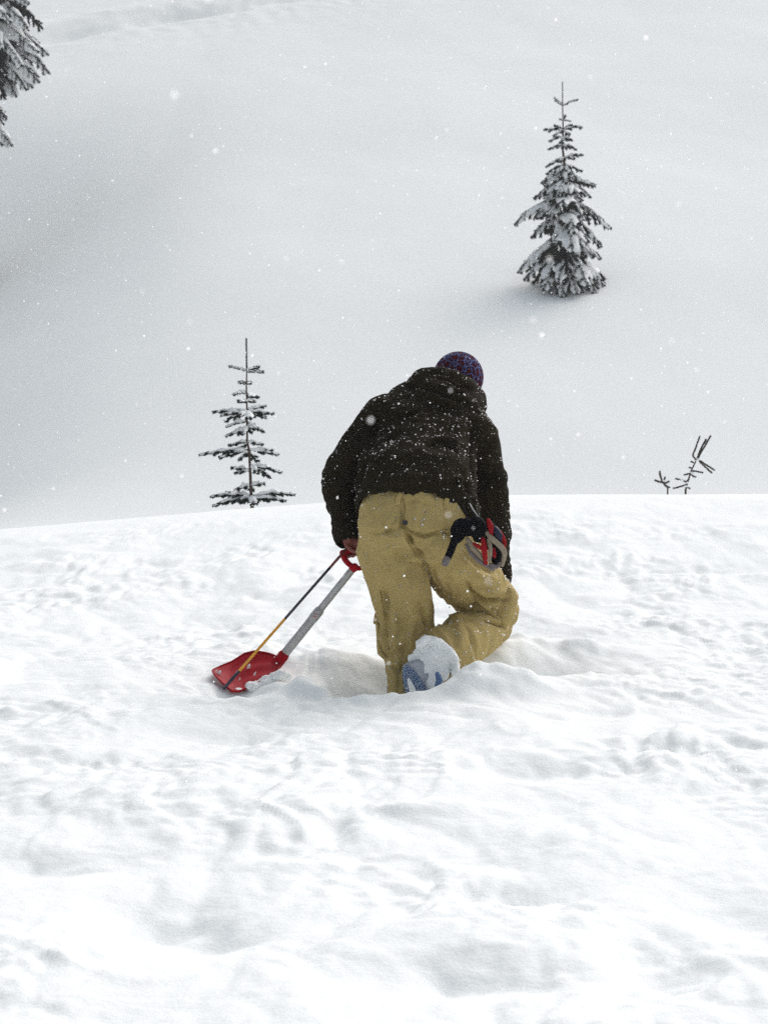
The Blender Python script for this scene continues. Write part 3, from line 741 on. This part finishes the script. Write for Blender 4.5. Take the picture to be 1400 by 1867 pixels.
# blade: dished scoop lying tilted on the snow, socket at the top right
BL = [  # rows from the socket end to the tip; (near edge), (centre), (far edge) in photograph pixels and depth
    [(512, 1234, 8.28), (508, 1218, 8.36), (516, 1201, 8.43)],
    [(494, 1240, 8.25), (482, 1222, 8.37), (492, 1193, 8.47)],
    [(470, 1247, 8.22), (456, 1230, 8.36), (466, 1189, 8.50)],
    [(456, 1254, 8.20), (437, 1238, 8.34), (446, 1194, 8.50)],
    [(446, 1259, 8.18), (421, 1243, 8.31), (424, 1208, 8.48)],
    [(436, 1262, 8.17), (404, 1238, 8.28), (400, 1217, 8.45)],
    [(424, 1261, 8.17), (394, 1233, 8.27), (389, 1221, 8.42)]]
nu, nv = 22, 18
grid = []
for i in range(nu + 1):
    t = i / nu * (len(BL) - 1); k = min(int(t), len(BL) - 2); f = t - k; f = f * f * (3 - 2 * f) * .4 + f * .6
    row = [pt(*BL[k][j]).lerp(pt(*BL[k + 1][j]), f) for j in range(3)]
    line_ = []
    for j in range(nv + 1):
        s = j / nv
        p = row[0] * ((1 - s) * (1 - 2 * s)) + row[1] * (4 * s * (1 - s)) + row[2] * (s * (2 * s - 1))
        p = p + Vector((0, 0, .006 * math.cos(s * math.pi * 6) * math.sin(i / nu * math.pi)))      # stiffening ribs
        line_.append(p)
    grid.append(line_)
b = MB(); vs = [p for r in grid for p in r]; W_ = nv + 1
b.add(vs, [(i * W_ + j, i * W_ + j + 1, (i + 1) * W_ + j + 1, (i + 1) * W_ + j) for i in range(nu) for j in range(nv)])
blade = link('blade', b.mesh('blade'), sh, M['red_plastic']); thicken(blade, .004)
b = MB(); b.tube([grid[0][int(nv * .05)], grid[0][int(nv * .3)], grid[0][int(nv * .6)], grid[0][-1]], .005, n=8, sub=3)
b.tube([g[-1] for g in grid], .0042, n=8); b.tube([g[0] for g in grid], .0042, n=8); b.tube(grid[-1], .0042, n=8)
link('rim', b.fixn('rim'), blade, M['red_plastic'])
b = MB(); b.tube([S1 - ax * .02, S1 + ax * .05, S1 + ax * .11], [.025, .025, .012], n=16, sub=2); link('socket', b.fixn('sk'), blade, M['red_plastic'])
# packed snow marks in the blade recesses
for (i, j, r) in [(20, 13, .009), (18, 12, .013), (8, 12, .014), (6, 8, .011), (11, 9, .008)]:
    b = MB(); p = grid[i][j] + Vector((0, -.003, .004)); b.ellipsoid(p, (r * .55, 0, .2 * r), (0, .004, .0), (.25 * r, 0, r), nu=12, nv=8)
    mm = b.fixn('sn'); co = get_co(mm); co += np.stack([perlin3(co[:, 0] * 90, co[:, 1] * 90, co[:, 2] * 90, s_) for s_ in (1, 2, 3)], -1) * .004; set_co(mm, co)
    link('packed_snow', mm, blade, M['tree_snow'])

b = MB(); r4 = random.Random(8)
for k in range(46):                      # loose snow heaped over the lower edge of the blade
    f = r4.random(); px = 452 + f * 72; py = 1256 - f * 30 + r4.uniform(-7, 10); r = r4.uniform(.007, .019)
    b.ellipsoid(pt(px, py, 8.20 + f * .05 + r4.uniform(-.02, .04)), (r * 1.4, 0, 0), (0, r * 1.3, 0), (0, 0, r), nu=10, nv=8)
mm = remesh(b.fixn('ls'), .005, 3); co = get_co(mm); no = get_no(mm); set_co(mm, co + no * (noise_folds(co, .02, 66, .005, ridge=False) + noise_folds(co, .009, 67, .0025, ridge=False))[:, None])
link('loose_snow', mm, blade, M['tree_snow'])

# ------------------------------------------------------------------ avalanche probe / thin pole held with the grip
pr_ = empty('probe_pole', pt(408, 1257, 8.16), 'thin navy and amber pole held beside the shovel with its tip over the red blade', 'pole')
A0, A1 = pt(627, 1006, 8.27), pt(406, 1258, 8.16)
def pp(px): t = (627 - px) / (627 - 406); return A0.lerp(A1, t)
for nm, a, c_, m_ in (('grip_section', 632, 602, 'pole_red'), ('pole_section', 602, 519, 'pole_navy'), ('pole_section', 519, 436, 'pole_yellow'), ('pole_tip', 436, 407, 'pole_navy')):
    b = MB(); r_ = .0060 if nm != 'pole_tip' else .0070; b.tube([pp(a), pp(c_)], r_, n=10, roundcap=False); link(nm, b.fixn(nm), pr_, M[m_])

# ------------------------------------------------------------------ firs
def needle_twig(mb, pts, nl, dens, r, lean=.75, mi=1, nw=None):
    """needles round a twig polyline: nl needle length, dens needles per metre"""
    nw = nw or nl * .17
    for k in range(len(pts) - 1):
        a, b_ = pts[k], pts[k + 1]; L = (b_ - a).length
        if L < 1e-5: continue
        t = (b_ - a) / L; u = t.cross(Vector((.13, .21, 1))).normalized(); v = t.cross(u)
        for _ in range(max(1, int(L * dens))):
            f = r.random(); th = r.uniform(0, 2 * math.pi); c = a.lerp(b_, f)
            dr = (u * math.cos(th) + v * math.sin(th)); dn = (dr * r.uniform(.6, 1.1) + t * lean).normalized()
            w = t.cross(dr).normalized() * nw; q = nl * r.uniform(.65, 1.15)
            mb.add([c - w, c + w, c + dn * q + w * .35, c + dn * q - w * .35], [(0, 1, 2, 3)], mi)

def branch(parent, a, tip, r, nl, dens, thick, sag=.0, twigs=0, tw_len=.3, snow=.0, plane_up=None, swid=None, droop=0., mats=None):
    """one bough: wood + needles as one mesh, its snow load as a sub-part"""
    a, tip = Vector(a), Vector(tip); L = (tip - a).length
    n = 7; pts = []
    for k in range(n + 1):
        f = k / n; p = a.lerp(tip, f) + Vector((0, 0, 1)) * (sag * L * math.sin(f * math.pi)); pts.append(p)
        if 0 < k < n: pts[-1] = p + Vector((r.uniform(-1, 1), r.uniform(-1, 1), r.uniform(-1, 1))) * L * .018
    mb = MB(); mb.tube(pts, [thick * (1 - .75 * k / n) for k in range(n + 1)], n=5, mi=0, roundcap=False)
    needle_twig(mb, pts[1 if twigs else 0:], nl, dens, r)
    ax_ = (tip - a).normalized(); up = Vector(plane_up) if plane_up else Vector((0, 0, 1))
    side = ax_.cross(up); side = side.normalized() if side.length > .05 else Vector((1, 0, 0))
    ends = []
    for k in range(twigs):
        f = .18 + .78 * (k + r.random() * .6) / twigs
        q = f * n; i = min(int(q), n - 1); base = pts[i].lerp(pts[i + 1], q - i)
        s = 1 if k % 2 else -1
        l = tw_len * L * (1.05 - f) * r.uniform(.75, 1.2) + nl * .8
        dv = (ax_ * .75 + side * (s * .85) + Vector((0, 0, -droop * r.uniform(.5, 1.5) + r.uniform(-.12, .12)))).normalized()
        p1 = base + dv * l * .5; p2 = base + dv * l + Vector((0, 0, -droop * .25 * l))
        needle_twig(mb, [base, p1, p2], nl, dens, r); ends.append((f, s, l))
        mb.tube([base, p1, p2], [thick * .35, thick * .3, thick * .15], n=3, mi=0, roundcap=False)
        if l > nl * 6:
            for s2 in (-1, 1):
                for ff in (.35, .65):
                    b0 = base.lerp(p2, ff); d2 = (dv * .8 + dv.cross(up).normalized() * (s2 * .8)).normalized(); e0 = b0 + d2 * l * .3 * (1.2 - ff)
                    needle_twig(mb, [b0, e0], nl, dens, r)
    o = link('branch', mb.mesh('branch'), parent, mats or [M['bark'], M['needle']], False)
    if snow > 0:
        sm = MB(); nu_, nv_ = 12, 8; sd2 = r.randint(0, 999); top = []; bot = []
        for i in range(nu_ + 1):
            f = .06 + .93 * i / nu_; q = f * n; k = min(int(q), n - 1); c = pts[k].lerp(pts[k + 1], q - k)
            env = (math.sin(min(1, f * 1.15) * math.pi * .93 + .12)) ** .6 if f < .98 else .3
            wd = (swid or .3) * L * (.45 + .75 * math.sin(f * math.pi)) * .5 if twigs else nl * .85
            wd *= .8 + .5 * (float(perlin2(f * 6, sd2 * .37, 5))); h = snow * env * (.8 + .8 * float(perlin2(f * 5, sd2 * .91, 7)))
            h = max(h, snow * .12)
            rt, rb = [], []
            for j in range(nv_ + 1):
                v_ = -1 + 2 * j / nv_; e = math.sqrt(max(0, 1 - v_ * v_))
                wj = wd * (1 + .35 * float(perlin2(f * 9 + 3 * (v_ > 0), sd2 * .1, 3)))
                lower = -droop * .5 * abs(v_) * wj
                rt.append(c + side * (v_ * wj) + Vector((0, 0, h * e + lower + nl * .12))); rb.append(c + side * (v_ * wj * .92) + Vector((0, 0, lower - nl * .05)))
            top.append(rt); bot.append(rb)
        rings_ = [t_ + b_[::-1][1:-1] for t_, b_ in zip(top, bot)]
        sm.rings(rings_); smm = sm.fixn('snow')
        link('snow_load', smm, o, M['tree_snow'])
    return o

# ---- small fir on the brow
def make_tree1():
    D0 = 20.0; r = random.Random(21)
    q = lambda cx, cy, dd=0.: pt(340 + cx / 5.336, 600 + cy / 5.336, D0 + dd)
    gx0, gz = q(640, 1700).x, 0
    base = Vector((gx0, D0, g1(gx0, D0) - .05))
    t = empty('fir_sapling', base, 'sparse young fir standing on the snowy brow left of the kneeling person', 'fir tree')
    st = [base, q(640, 1700), q(628, 1570), q(622, 1400), q(612, 1200), q(592, 1080), q(590, 880), q(588, 700), q(584, 560), q(588, 400), q(583, 100)]
    b = MB(); b.tube(st, [.021, .019, .017, .015, .013, .011, .010, .009, .008, .006, .005], n=8, roundcap=False)
    link('trunk', b.fixn('trunk'), t, M['bark'])
    b = MB(); needle_twig(b, [q(588, 400), q(583, 98)], .022, 1800, r, lean=1.3); needle_twig(b, [q(590, 700), q(584, 560), q(588, 400)], .016, 500, r)
    link('leader', b.mesh('leader'), t, [M['bark'], M['needle']], False)
    B = [((585, 402), (420, 365), 0), ((590, 405), (700, 368), 1), ((590, 415), (742, 418), 0),
         ((583, 530), (518, 518), 0), ((587, 530), (624, 522), 0),
         ((585, 618), (460, 637), 0), ((590, 640), (690, 665), 2), ((590, 650), (640, 690), 0),
         ((588, 705), (506, 703), 0), ((590, 700), (662, 706), 0),
         ((590, 792), (262, 808), 5), ((590, 795), (847, 820), 5), ((590, 800), (338, 842), 3), ((590, 780), (770, 748), 2), ((590, 805), (378, 895), 4), ((590, 800), (772, 862), 3), ((590, 805), (625, 872), 2), ((590, 800), (520, 850), 2),
         ((588, 898), (395, 948), 0), ((592, 915), (748, 1003), 2),
         ((590, 965), (388, 1044), 3), ((590, 970), (545, 1020), 2), ((592, 950), (700, 975), 2),
         ((598, 1095), (424, 1132), 3), ((598, 1100), (732, 1122), 3), ((598, 1110), (560, 1150), 1),
         ((606, 1170), (130, 1226), 6), ((606, 1180), (320, 1245), 4), ((608, 1185), (510, 1272), 3), ((606, 1180), (892, 1222), 5), ((608, 1190), (680, 1285), 4), ((606, 1175), (840, 1180), 3),
         ((616, 1375), (443, 1350), 3), ((616, 1380), (480, 1400), 3), ((622, 1330), (922, 1392), 5), ((622, 1335), (812, 1448), 4), ((622, 1340), (700, 1400), 2),
         ((626, 1525), (473, 1562), 3), ((628, 1520), (758, 1502), 3), ((628, 1530), (655, 1570), 1),
         ((636, 1625), (238, 1632), 6), ((636, 1640), (262, 1718), 6), ((636, 1620), (1050, 1612), 6), ((636, 1640), (965, 1672), 6), ((636, 1640), (660, 1700), 4), ((636, 1630), (390, 1588), 4), ((636, 1640), (440, 1690), 5), ((636, 1640), (830, 1660), 5), ((636, 1640), (540, 1690), 4)]
    for (a, tip, tw) in B:
        long = abs(tip[0] - a[0]) > 230
        dd = r.uniform(-.18, .18) if not long else r.uniform(-.08, .08)
        if abs(tip[0] - a[0]) < 90: dd = r.choice((-1, 1)) * r.uniform(.12, .3)
        branch(t, q(*a), q(tip[0], tip[1], dd), r, .026, 1700, .007, sag=r.uniform(.0, .05), twigs=tw, tw_len=.34, snow=.036 if tip[1] > 560 else .014, swid=.26, droop=.15)
    return t
make_tree1()

# ---- larger snow laden fir on the hillside
def make_tree2():
    D0 = 40.0; r = random.Random(5)
    q = lambda cx, cy, dd=0.: pt(900 + cx / 4.244, 130 + cy / 4.244, D0 + dd)
    bx = q(560, 1700).x
    base = Vector((bx, D0, g1(bx, D0) - .1))
    t = empty('snowy_fir', base, 'snow laden fir with drooping lower boughs standing in a hollow of the hillside', 'fir tree')
    st = [base, q(560, 1650), q(556, 1300), q(548, 1000), q(545, 820), q(543, 700), q(532, 600), q(535, 450), q(531, 265), q(530, 85)]
    b = MB(); b.tube(st, [.075, .07, .055, .045, .036, .028, .022, .016, .011, .006], n=8, roundcap=False)
    link('trunk', b.fixn('trunk'), t, M['bark'])
    b = MB(); needle_twig(b, [q(531, 265), q(530, 85)], .03, 900, r, lean=1.6); needle_twig(b, [q(535, 450), q(531, 265)], .02, 250, r); link('leader', b.mesh('leader'), t, [M['bark'], M['needle_b']], False)
    top = [((531, 265), (468, 208), 0, 0), ((531, 265), (475, 228), 0, 0), ((531, 268), (643, 222), 0, 0), ((536, 378), (508, 371), 0, 0), ((536, 380), (588, 384), 0, 0), ((536, 372), (548, 348), 0, -.1),
           ((535, 450), (388, 455), 3, 0), ((535, 448), (682, 433), 3, 0), ((535, 455), (468, 500), 2, -.2), ((535, 455), (582, 498), 2, -.2), ((535, 450), (600, 415), 1, .1), ((535, 450), (470, 420), 1, .1),
           ((533, 508), (428, 542), 2, 0), ((533, 508), (605, 538), 2, 0), ((533, 510), (530, 552), 2, -.3),
           ((532, 565), (422, 605), 3, 0), ((532, 565), (638, 606), 3, 0), ((532, 565), (560, 600), 2, -.3), ((532, 565), (490, 590), 2, -.3),
           ((543, 668), (403, 742), 4, 0), ((543, 668), (688, 650), 4, 0), ((543, 668), (620, 676), 3, -.2), ((544, 720), (405, 795), 4, .1), ((544, 722), (675, 775), 4, .1), ((544, 740), (600, 800), 4, -.3), ((544, 740), (470, 805), 4, -.3), ((543, 675), (500, 700), 3, -.3)]
    for a, tip, tw, dd in top:
        branch(t, q(*a), q(tip[0], tip[1], dd), r, .045, 700, .013, sag=.05, twigs=tw, tw_len=.32, snow=.045 if tip[1] > 480 else .02, swid=.22, droop=.2)
    low = [((545, 775), (373, 862), 6, .1), ((545, 790), (392, 886), 5, -.2), ((545, 775), (678, 862), 6, .1), ((545, 780), (440, 812), 4, .3), ((545, 800), (560, 870), 5, -.5), ((545, 790), (620, 850), 5, -.4),
           ((545, 850), (320, 992), 8, 0), ((546, 860), (400, 1005), 7, -.4), ((546, 855), (784, 884), 7, .1), ((546, 860), (742, 975), 7, -.1), ((546, 870), (668, 1005), 7, -.5), ((546, 860), (500, 960), 7, -.7), ((546, 860), (580, 950), 6, -.7),
           ((548, 985), (163, 1186), 11, 0), ((548, 1000), (905, 1216), 11, 0), ((548, 1000), (430, 1150), 8, -.6), ((548, 1000), (690, 1150), 8, -.6), ((548, 1000), (540, 1040), 9, -1.0), ((548, 1000), (330, 1130), 9, -.3), ((548, 1000), (800, 1130), 8, -.2),
           ((552, 1120), (293, 1290), 9, -.1), ((552, 1140), (830, 1356), 10, -.1), ((552, 1120), (470, 1335), 8, -.8), ((552, 1090), (620, 1250), 8, -1.0), ((552, 1130), (730, 1320), 8, -.6), ((552, 1150), (400, 1250), 8, .3), ((552, 1190), (610, 1400), 8, -1.1), ((552, 1180), (680, 1360), 8, -.9),
           ((556, 1290), (190, 1555), 11, -.1), ((556, 1280), (825, 1450), 10, .2), ((556, 1290), (760, 1440), 9, -.5), ((556, 1310), (560, 1560), 9, -1.1), ((556, 1300), (350, 1480), 9, -.3), ((556, 1310), (660, 1500), 9, -.8),
           ((560, 1400), (235, 1615), 11, -.3), ((560, 1430), (500, 1640), 8, -1.1), ((560, 1400), (725, 1660), 9, -1.0), ((560, 1420), (385, 1690), 10, -.7), ((560, 1420), (890, 1705), 11, -.2), ((560, 1430), (800, 1730), 10, -.6), ((560, 1450), (640, 1720), 9, -.9), ((560, 1450), (525, 1745), 9, -.8), ((560, 1420), (860, 1610), 10, .2), ((560, 1430), (300, 1650), 10, .1),
           ((560, 1500), (450, 1720), 8, -.5), ((560, 1520), (700, 1745), 9, -.5), ((560, 1500), (770, 1690), 9, .3), ((560, 1500), (380, 1600), 8, .5), ((560, 1450), (600, 1650), 9, .8)]
    for a, tip, tw, dd in low:
        branch(t, q(*a), q(tip[0], tip[1], dd), r, .055, 760, .014, sag=.12, twigs=tw, tw_len=.42, snow=r.uniform(.05, .09) if (tip[1] < 1330 or r.random() < .8) else 0, swid=r.uniform(.20, .36), droop=.5, plane_up=(0, -.45, .9))
    return t
make_tree2()

# ---- the edge of a big fir at the top left
def make_tree3():
    D0 = 48.0; r = random.Random(9)
    bx = pt(-70, 300, D0).x
    base = Vector((bx, D0, g1(bx, D0) - .2))
    t = empty('tall_fir', base, 'tall dark fir reaching in at the top left corner with snow on its boughs', 'fir tree')
    top = pt(-85, -560, D0)
    b = MB(); b.tube([base, base.lerp(top, .3), base.lerp(top, .7), top], [.2, .16, .08, .01], n=10, sub=2); link('trunk', b.fixn('trunk'), t, M['bark'])
    def stem_at(py): return pt(-72, py, D0)
    vis = [((-60, -30), (52, 8), -.4), ((-60, -40), (60, 30), .2), ((-60, -60), (40, -20), -.3), ((-60, -20), (78, 52), .0), ((-60, -20), (50, 50), -.5), ((-60, 0), (20, 40), -.9),
           ((-60, 10), (88, 100), .0), ((-60, 30), (70, 95), -.5), ((-60, 30), (90, 134), -.2), ((-60, 50), (72, 150), -.4), ((-60, 50), (60, 160), -.1), ((-60, 60), (48, 163), -.6), ((-60, 60), (30, 175), -.4), ((-60, 60), (10, 180), -.7), ((-60, 40), (40, 120), -.9), ((-60, 40), (15, 140), -1.1), ((-60, 20), (5, 90), -1.0), ((-60, 50), (60, 125), .4), ((-60, 60), (25, 150), .5),
           ((-60, 150), (12, 218), -.1), ((-60, 190), (22, 265), -.3), ((-60, 160), (4, 232), .1), ((-60, 200), (8, 262), .2)]
    for a, tip, dd in vis:
        branch(t, pt(a[0], a[1], D0), pt(tip[0], tip[1], D0 + dd), r, .062, 620, .02, sag=.12, twigs=22, tw_len=.38, snow=r.uniform(.05, .11) if r.random() < .8 else 0, swid=r.uniform(.16, .30), droop=.8, plane_up=(0, -.75, .65))
    for k in range(46):                       # the rest of the crown, out of the picture to the left and above
        f = k / 46; py = 230 - 740 * f; L = 2.3 * (1 - f) + .25; an = r.uniform(R(95), R(265)) if py > -60 else r.uniform(0, 2 * math.pi)
        s_ = stem_at(py); tip = s_ + Vector((math.cos(an) * L, math.sin(an) * L, -.35 * L))
        branch(t, s_, tip, r, .06, 220, .02, sag=.12, twigs=9, tw_len=.4, snow=.09, swid=.3, droop=.5)
    zt = pt(-72, 270, D0).z
    for k in range(30):                       # lower boughs down the stem, shorter on the side of the picture
        f = (k + .5) / 30; s_ = Vector((bx, D0, zt + (base.z + .5 - zt) * f)); an = k * 2.4
        L = 1.25 - .75 * max(0, math.cos(an)); tip = s_ + Vector((math.cos(an) * L, math.sin(an) * L, -.45 * L))
        branch(t, s_, tip, r, .06, 260, .02, sag=.12, twigs=11, tw_len=.42, snow=.08, swid=.3, droop=.6)
    return t
make_tree3()

# ---- tips of buried saplings at the right
def make_tips():
    D0 = 17.0; r = random.Random(31)
    q = lambda cx, cy, dd=0.: pt(1150 + cx / 5.6, 770 + cy / 5.6, D0 + dd)
    bx = q(560, 700).x; base = Vector((bx, D0, g1(bx, D0) - .03))
    t = empty('buried_sapling', base, 'bent sapling tip with long bare twigs poking from the brow at the right', 'sapling')
    b = MB(); b.tube([base, q(555, 690), q(580, 600), q(612, 495), q(662, 392)], [.010, .009, .008, .007, .006], n=7, roundcap=False); link('stem', b.fixn('stem'), t, M['bark'])
    def tw(parent, pts_, w=.0125, dens=1900, nl=.019):
        b = MB(); P_ = [q(*p) for p in pts_]; b.tube(P_, w * .55, n=5, mi=0, roundcap=False, sub=3); P2, _ = resample(P_, [1] * len(P_), 4); needle_twig(b, P2, nl, dens, r, lean=1.3)
        return link('twig', b.mesh('twig'), parent, [M['bark'], M['needle_b']], False)
    for p in [[(662, 385), (632, 335), (655, 270), (697, 152)], [(670, 385), (695, 310), (730, 235), (762, 180, .1)], [(675, 388), (715, 300), (765, 220), (806, 145)], [(690, 385), (760, 430), (842, 484)], [(690, 395, -.05), (755, 455, -.05), (815, 510, -.05)],
              [(618, 495), (660, 500), (722, 512)], [(620, 468), (600, 462)], [(640, 410), (620, 405)], [(605, 520), (550, 535)], [(605, 515), (625, 545), (652, 555)], [(575, 615), (520, 592), (462, 577)], [(570, 630), (520, 650), (440, 672)], [(570, 640), (575, 660), (592, 672)], [(560, 610), (585, 585)]]:
        tw(t, p)
    for (p, e) in (((665, 372), (700, 388)), ((600, 505), (640, 540)), ((560, 628), (585, 610)), ((488, 585), (540, 600)), ((535, 650), (590, 660))):
        b = MB(); a_, b_ = q(*p), q(*e); b.tube([a_, a_.lerp(b_, .5) + Vector((0, 0, .004)), b_], [.006, .013, .006], n=8, sub=2); link('snow_load', b.fixn('s'), t, M['tree_snow'])
    bx = q(375, 690).x; base = Vector((bx, D0, g1(bx, D0) - .03))
    t2 = empty('buried_sapling', base, 'small sprig of four stubby twigs poking from the brow, left of the bent sapling tip', 'sapling')
    b = MB(); b.tube([base, q(372, 668), q(322, 615)], [.008, .007, .006], n=7, roundcap=False); link('stem', b.fixn('stem'), t2, M['bark'])
    for p in [[(320, 612), (302, 560), (293, 512)], [(322, 615), (290, 608), (252, 595)], [(322, 615), (342, 572)], [(325, 618), (350, 620), (378, 606)], [(322, 615), (350, 645), (380, 662)]]:
        tw(t2, p, .014, 1800, .022)
    b = MB(); b.tube([q(312, 590), q(330, 592), q(345, 600)], [.006, .012, .006], n=8, sub=2); link('snow_load', b.fixn('s'), t2, M['tree_snow'])
make_tips()

# ------------------------------------------------------------------ falling snow, and flakes caught on the clothes
ICO = None
def ico():
    bm = bmesh.new(); bmesh.ops.create_icosphere(bm, subdivisions=1, radius=1); v = np.array([x.co[:] for x in bm.verts]); f = np.array([[y.index for y in x.verts] for x in bm.faces]); bm.free(); return v, f
IV, IF = ico()
def flakes(name, cen, rad, parent=None, squash=None):
    n = len(cen); sc = nrg.uniform(.6, 1.3, (n, 1, 3)) * np.asarray(rad)[:, None, None]
    V = cen[:, None, :] + IV[None] * sc; Fc = IF[None] + (np.arange(n) * len(IV))[:, None, None]
    me = bpy.data.meshes.new(name); me.vertices.add(n * len(IV)); me.vertices.foreach_set('co', V.ravel())
    fl = Fc.reshape(-1, 3); me.loops.add(fl.size); me.loops.foreach_set('vertex_index', fl.ravel().astype(np.int32)); me.polygons.add(len(fl)); me.polygons.foreach_set('loop_start', np.arange(len(fl)) * 3)
    me.update(calc_edges=True)
    return tag(link(name, me, parent, M['flake']), kind='stuff')
N_ = 13000
yy = 1.6 + 28 * nrg.rand(N_) ** .62
cen = np.stack([nrg.uniform(-1, 1, N_) * (.23 * yy + .15), yy, CZ + nrg.uniform(-1, 1, N_) * (.29 * yy + .1)], -1)
yb = nrg.uniform(1.1, 3.6, 120); cen = np.concatenate([cen, np.stack([nrg.uniform(-1, 1, 120) * .22 * yb, yb, CZ + nrg.uniform(-1, 1, 120) * .28 * yb], -1)])
ok = cen[:, 2] > ground(cen[:, 0], cen[:, 1]) + .02
cen = cen[ok]; rad = .0012 + .0024 * nrg.rand(len(cen)) ** 4
rad = rad * np.clip(cen[:, 1] / 6., .8, 1.4); rad[-90:] = nrg.uniform(.0009, .0017, 90)
fs_ = flakes('falling_snow', cen, rad); tag(fs_, 'white snowflakes drifting through the air', 'snowflakes')
def settle(me_, n, seed, r0, r1, up=.0):
    rs = np.random.RandomState(seed); co = get_co(me_); no = get_no(me_)
    w = np.clip(no[:, 2] + .55 + up, .05, 2) * (no[:, 1] < .35); w = w / w.sum()
    i = rs.choice(len(co), n, p=w); return co[i] + no[i] * .001, r0 + (r1 - r0) * rs.rand(n) ** 4
c_, r_ = settle(jm, 1300, 3, .0012, .0048); flakes('settled_snow', c_, r_, jacket)
c_, r_ = settle(tm_, 1700, 4, .0013, .0048, .45); flakes('settled_snow', c_, r_, trousers)
c_, r_ = settle(bmx, 60, 5, .0010, .0022); flakes('settled_snow', c_, r_, beanie)

# ------------------------------------------------------------------ snowy air
hz = bpy.data.materials.new('snowy_air'); hz.use_nodes = True; nt = hz.node_tree; nt.nodes.clear()
pv = nt.nodes.new('ShaderNodeVolumePrincipled'); pv.inputs['Color'].default_value = (.93, .95, .97, 1); pv.inputs['Density'].default_value = .0015; pv.inputs['Anisotropy'].default_value = .2
ou = nt.nodes.new('ShaderNodeOutputMaterial'); nt.links.new(pv.outputs[0], ou.inputs['Volume'])
b = MB(); zlo, zhi = CZ - 20.0, CZ + 84.0
b.box(((0, 160, (zlo + zhi) / 2)), (435, 0, 0), (0, 475, 0), (0, 0, (zhi - zlo) / 2))
hb = link('haze', b.fixn('haze'), None, hz, False); tag(hb, kind='stuff')
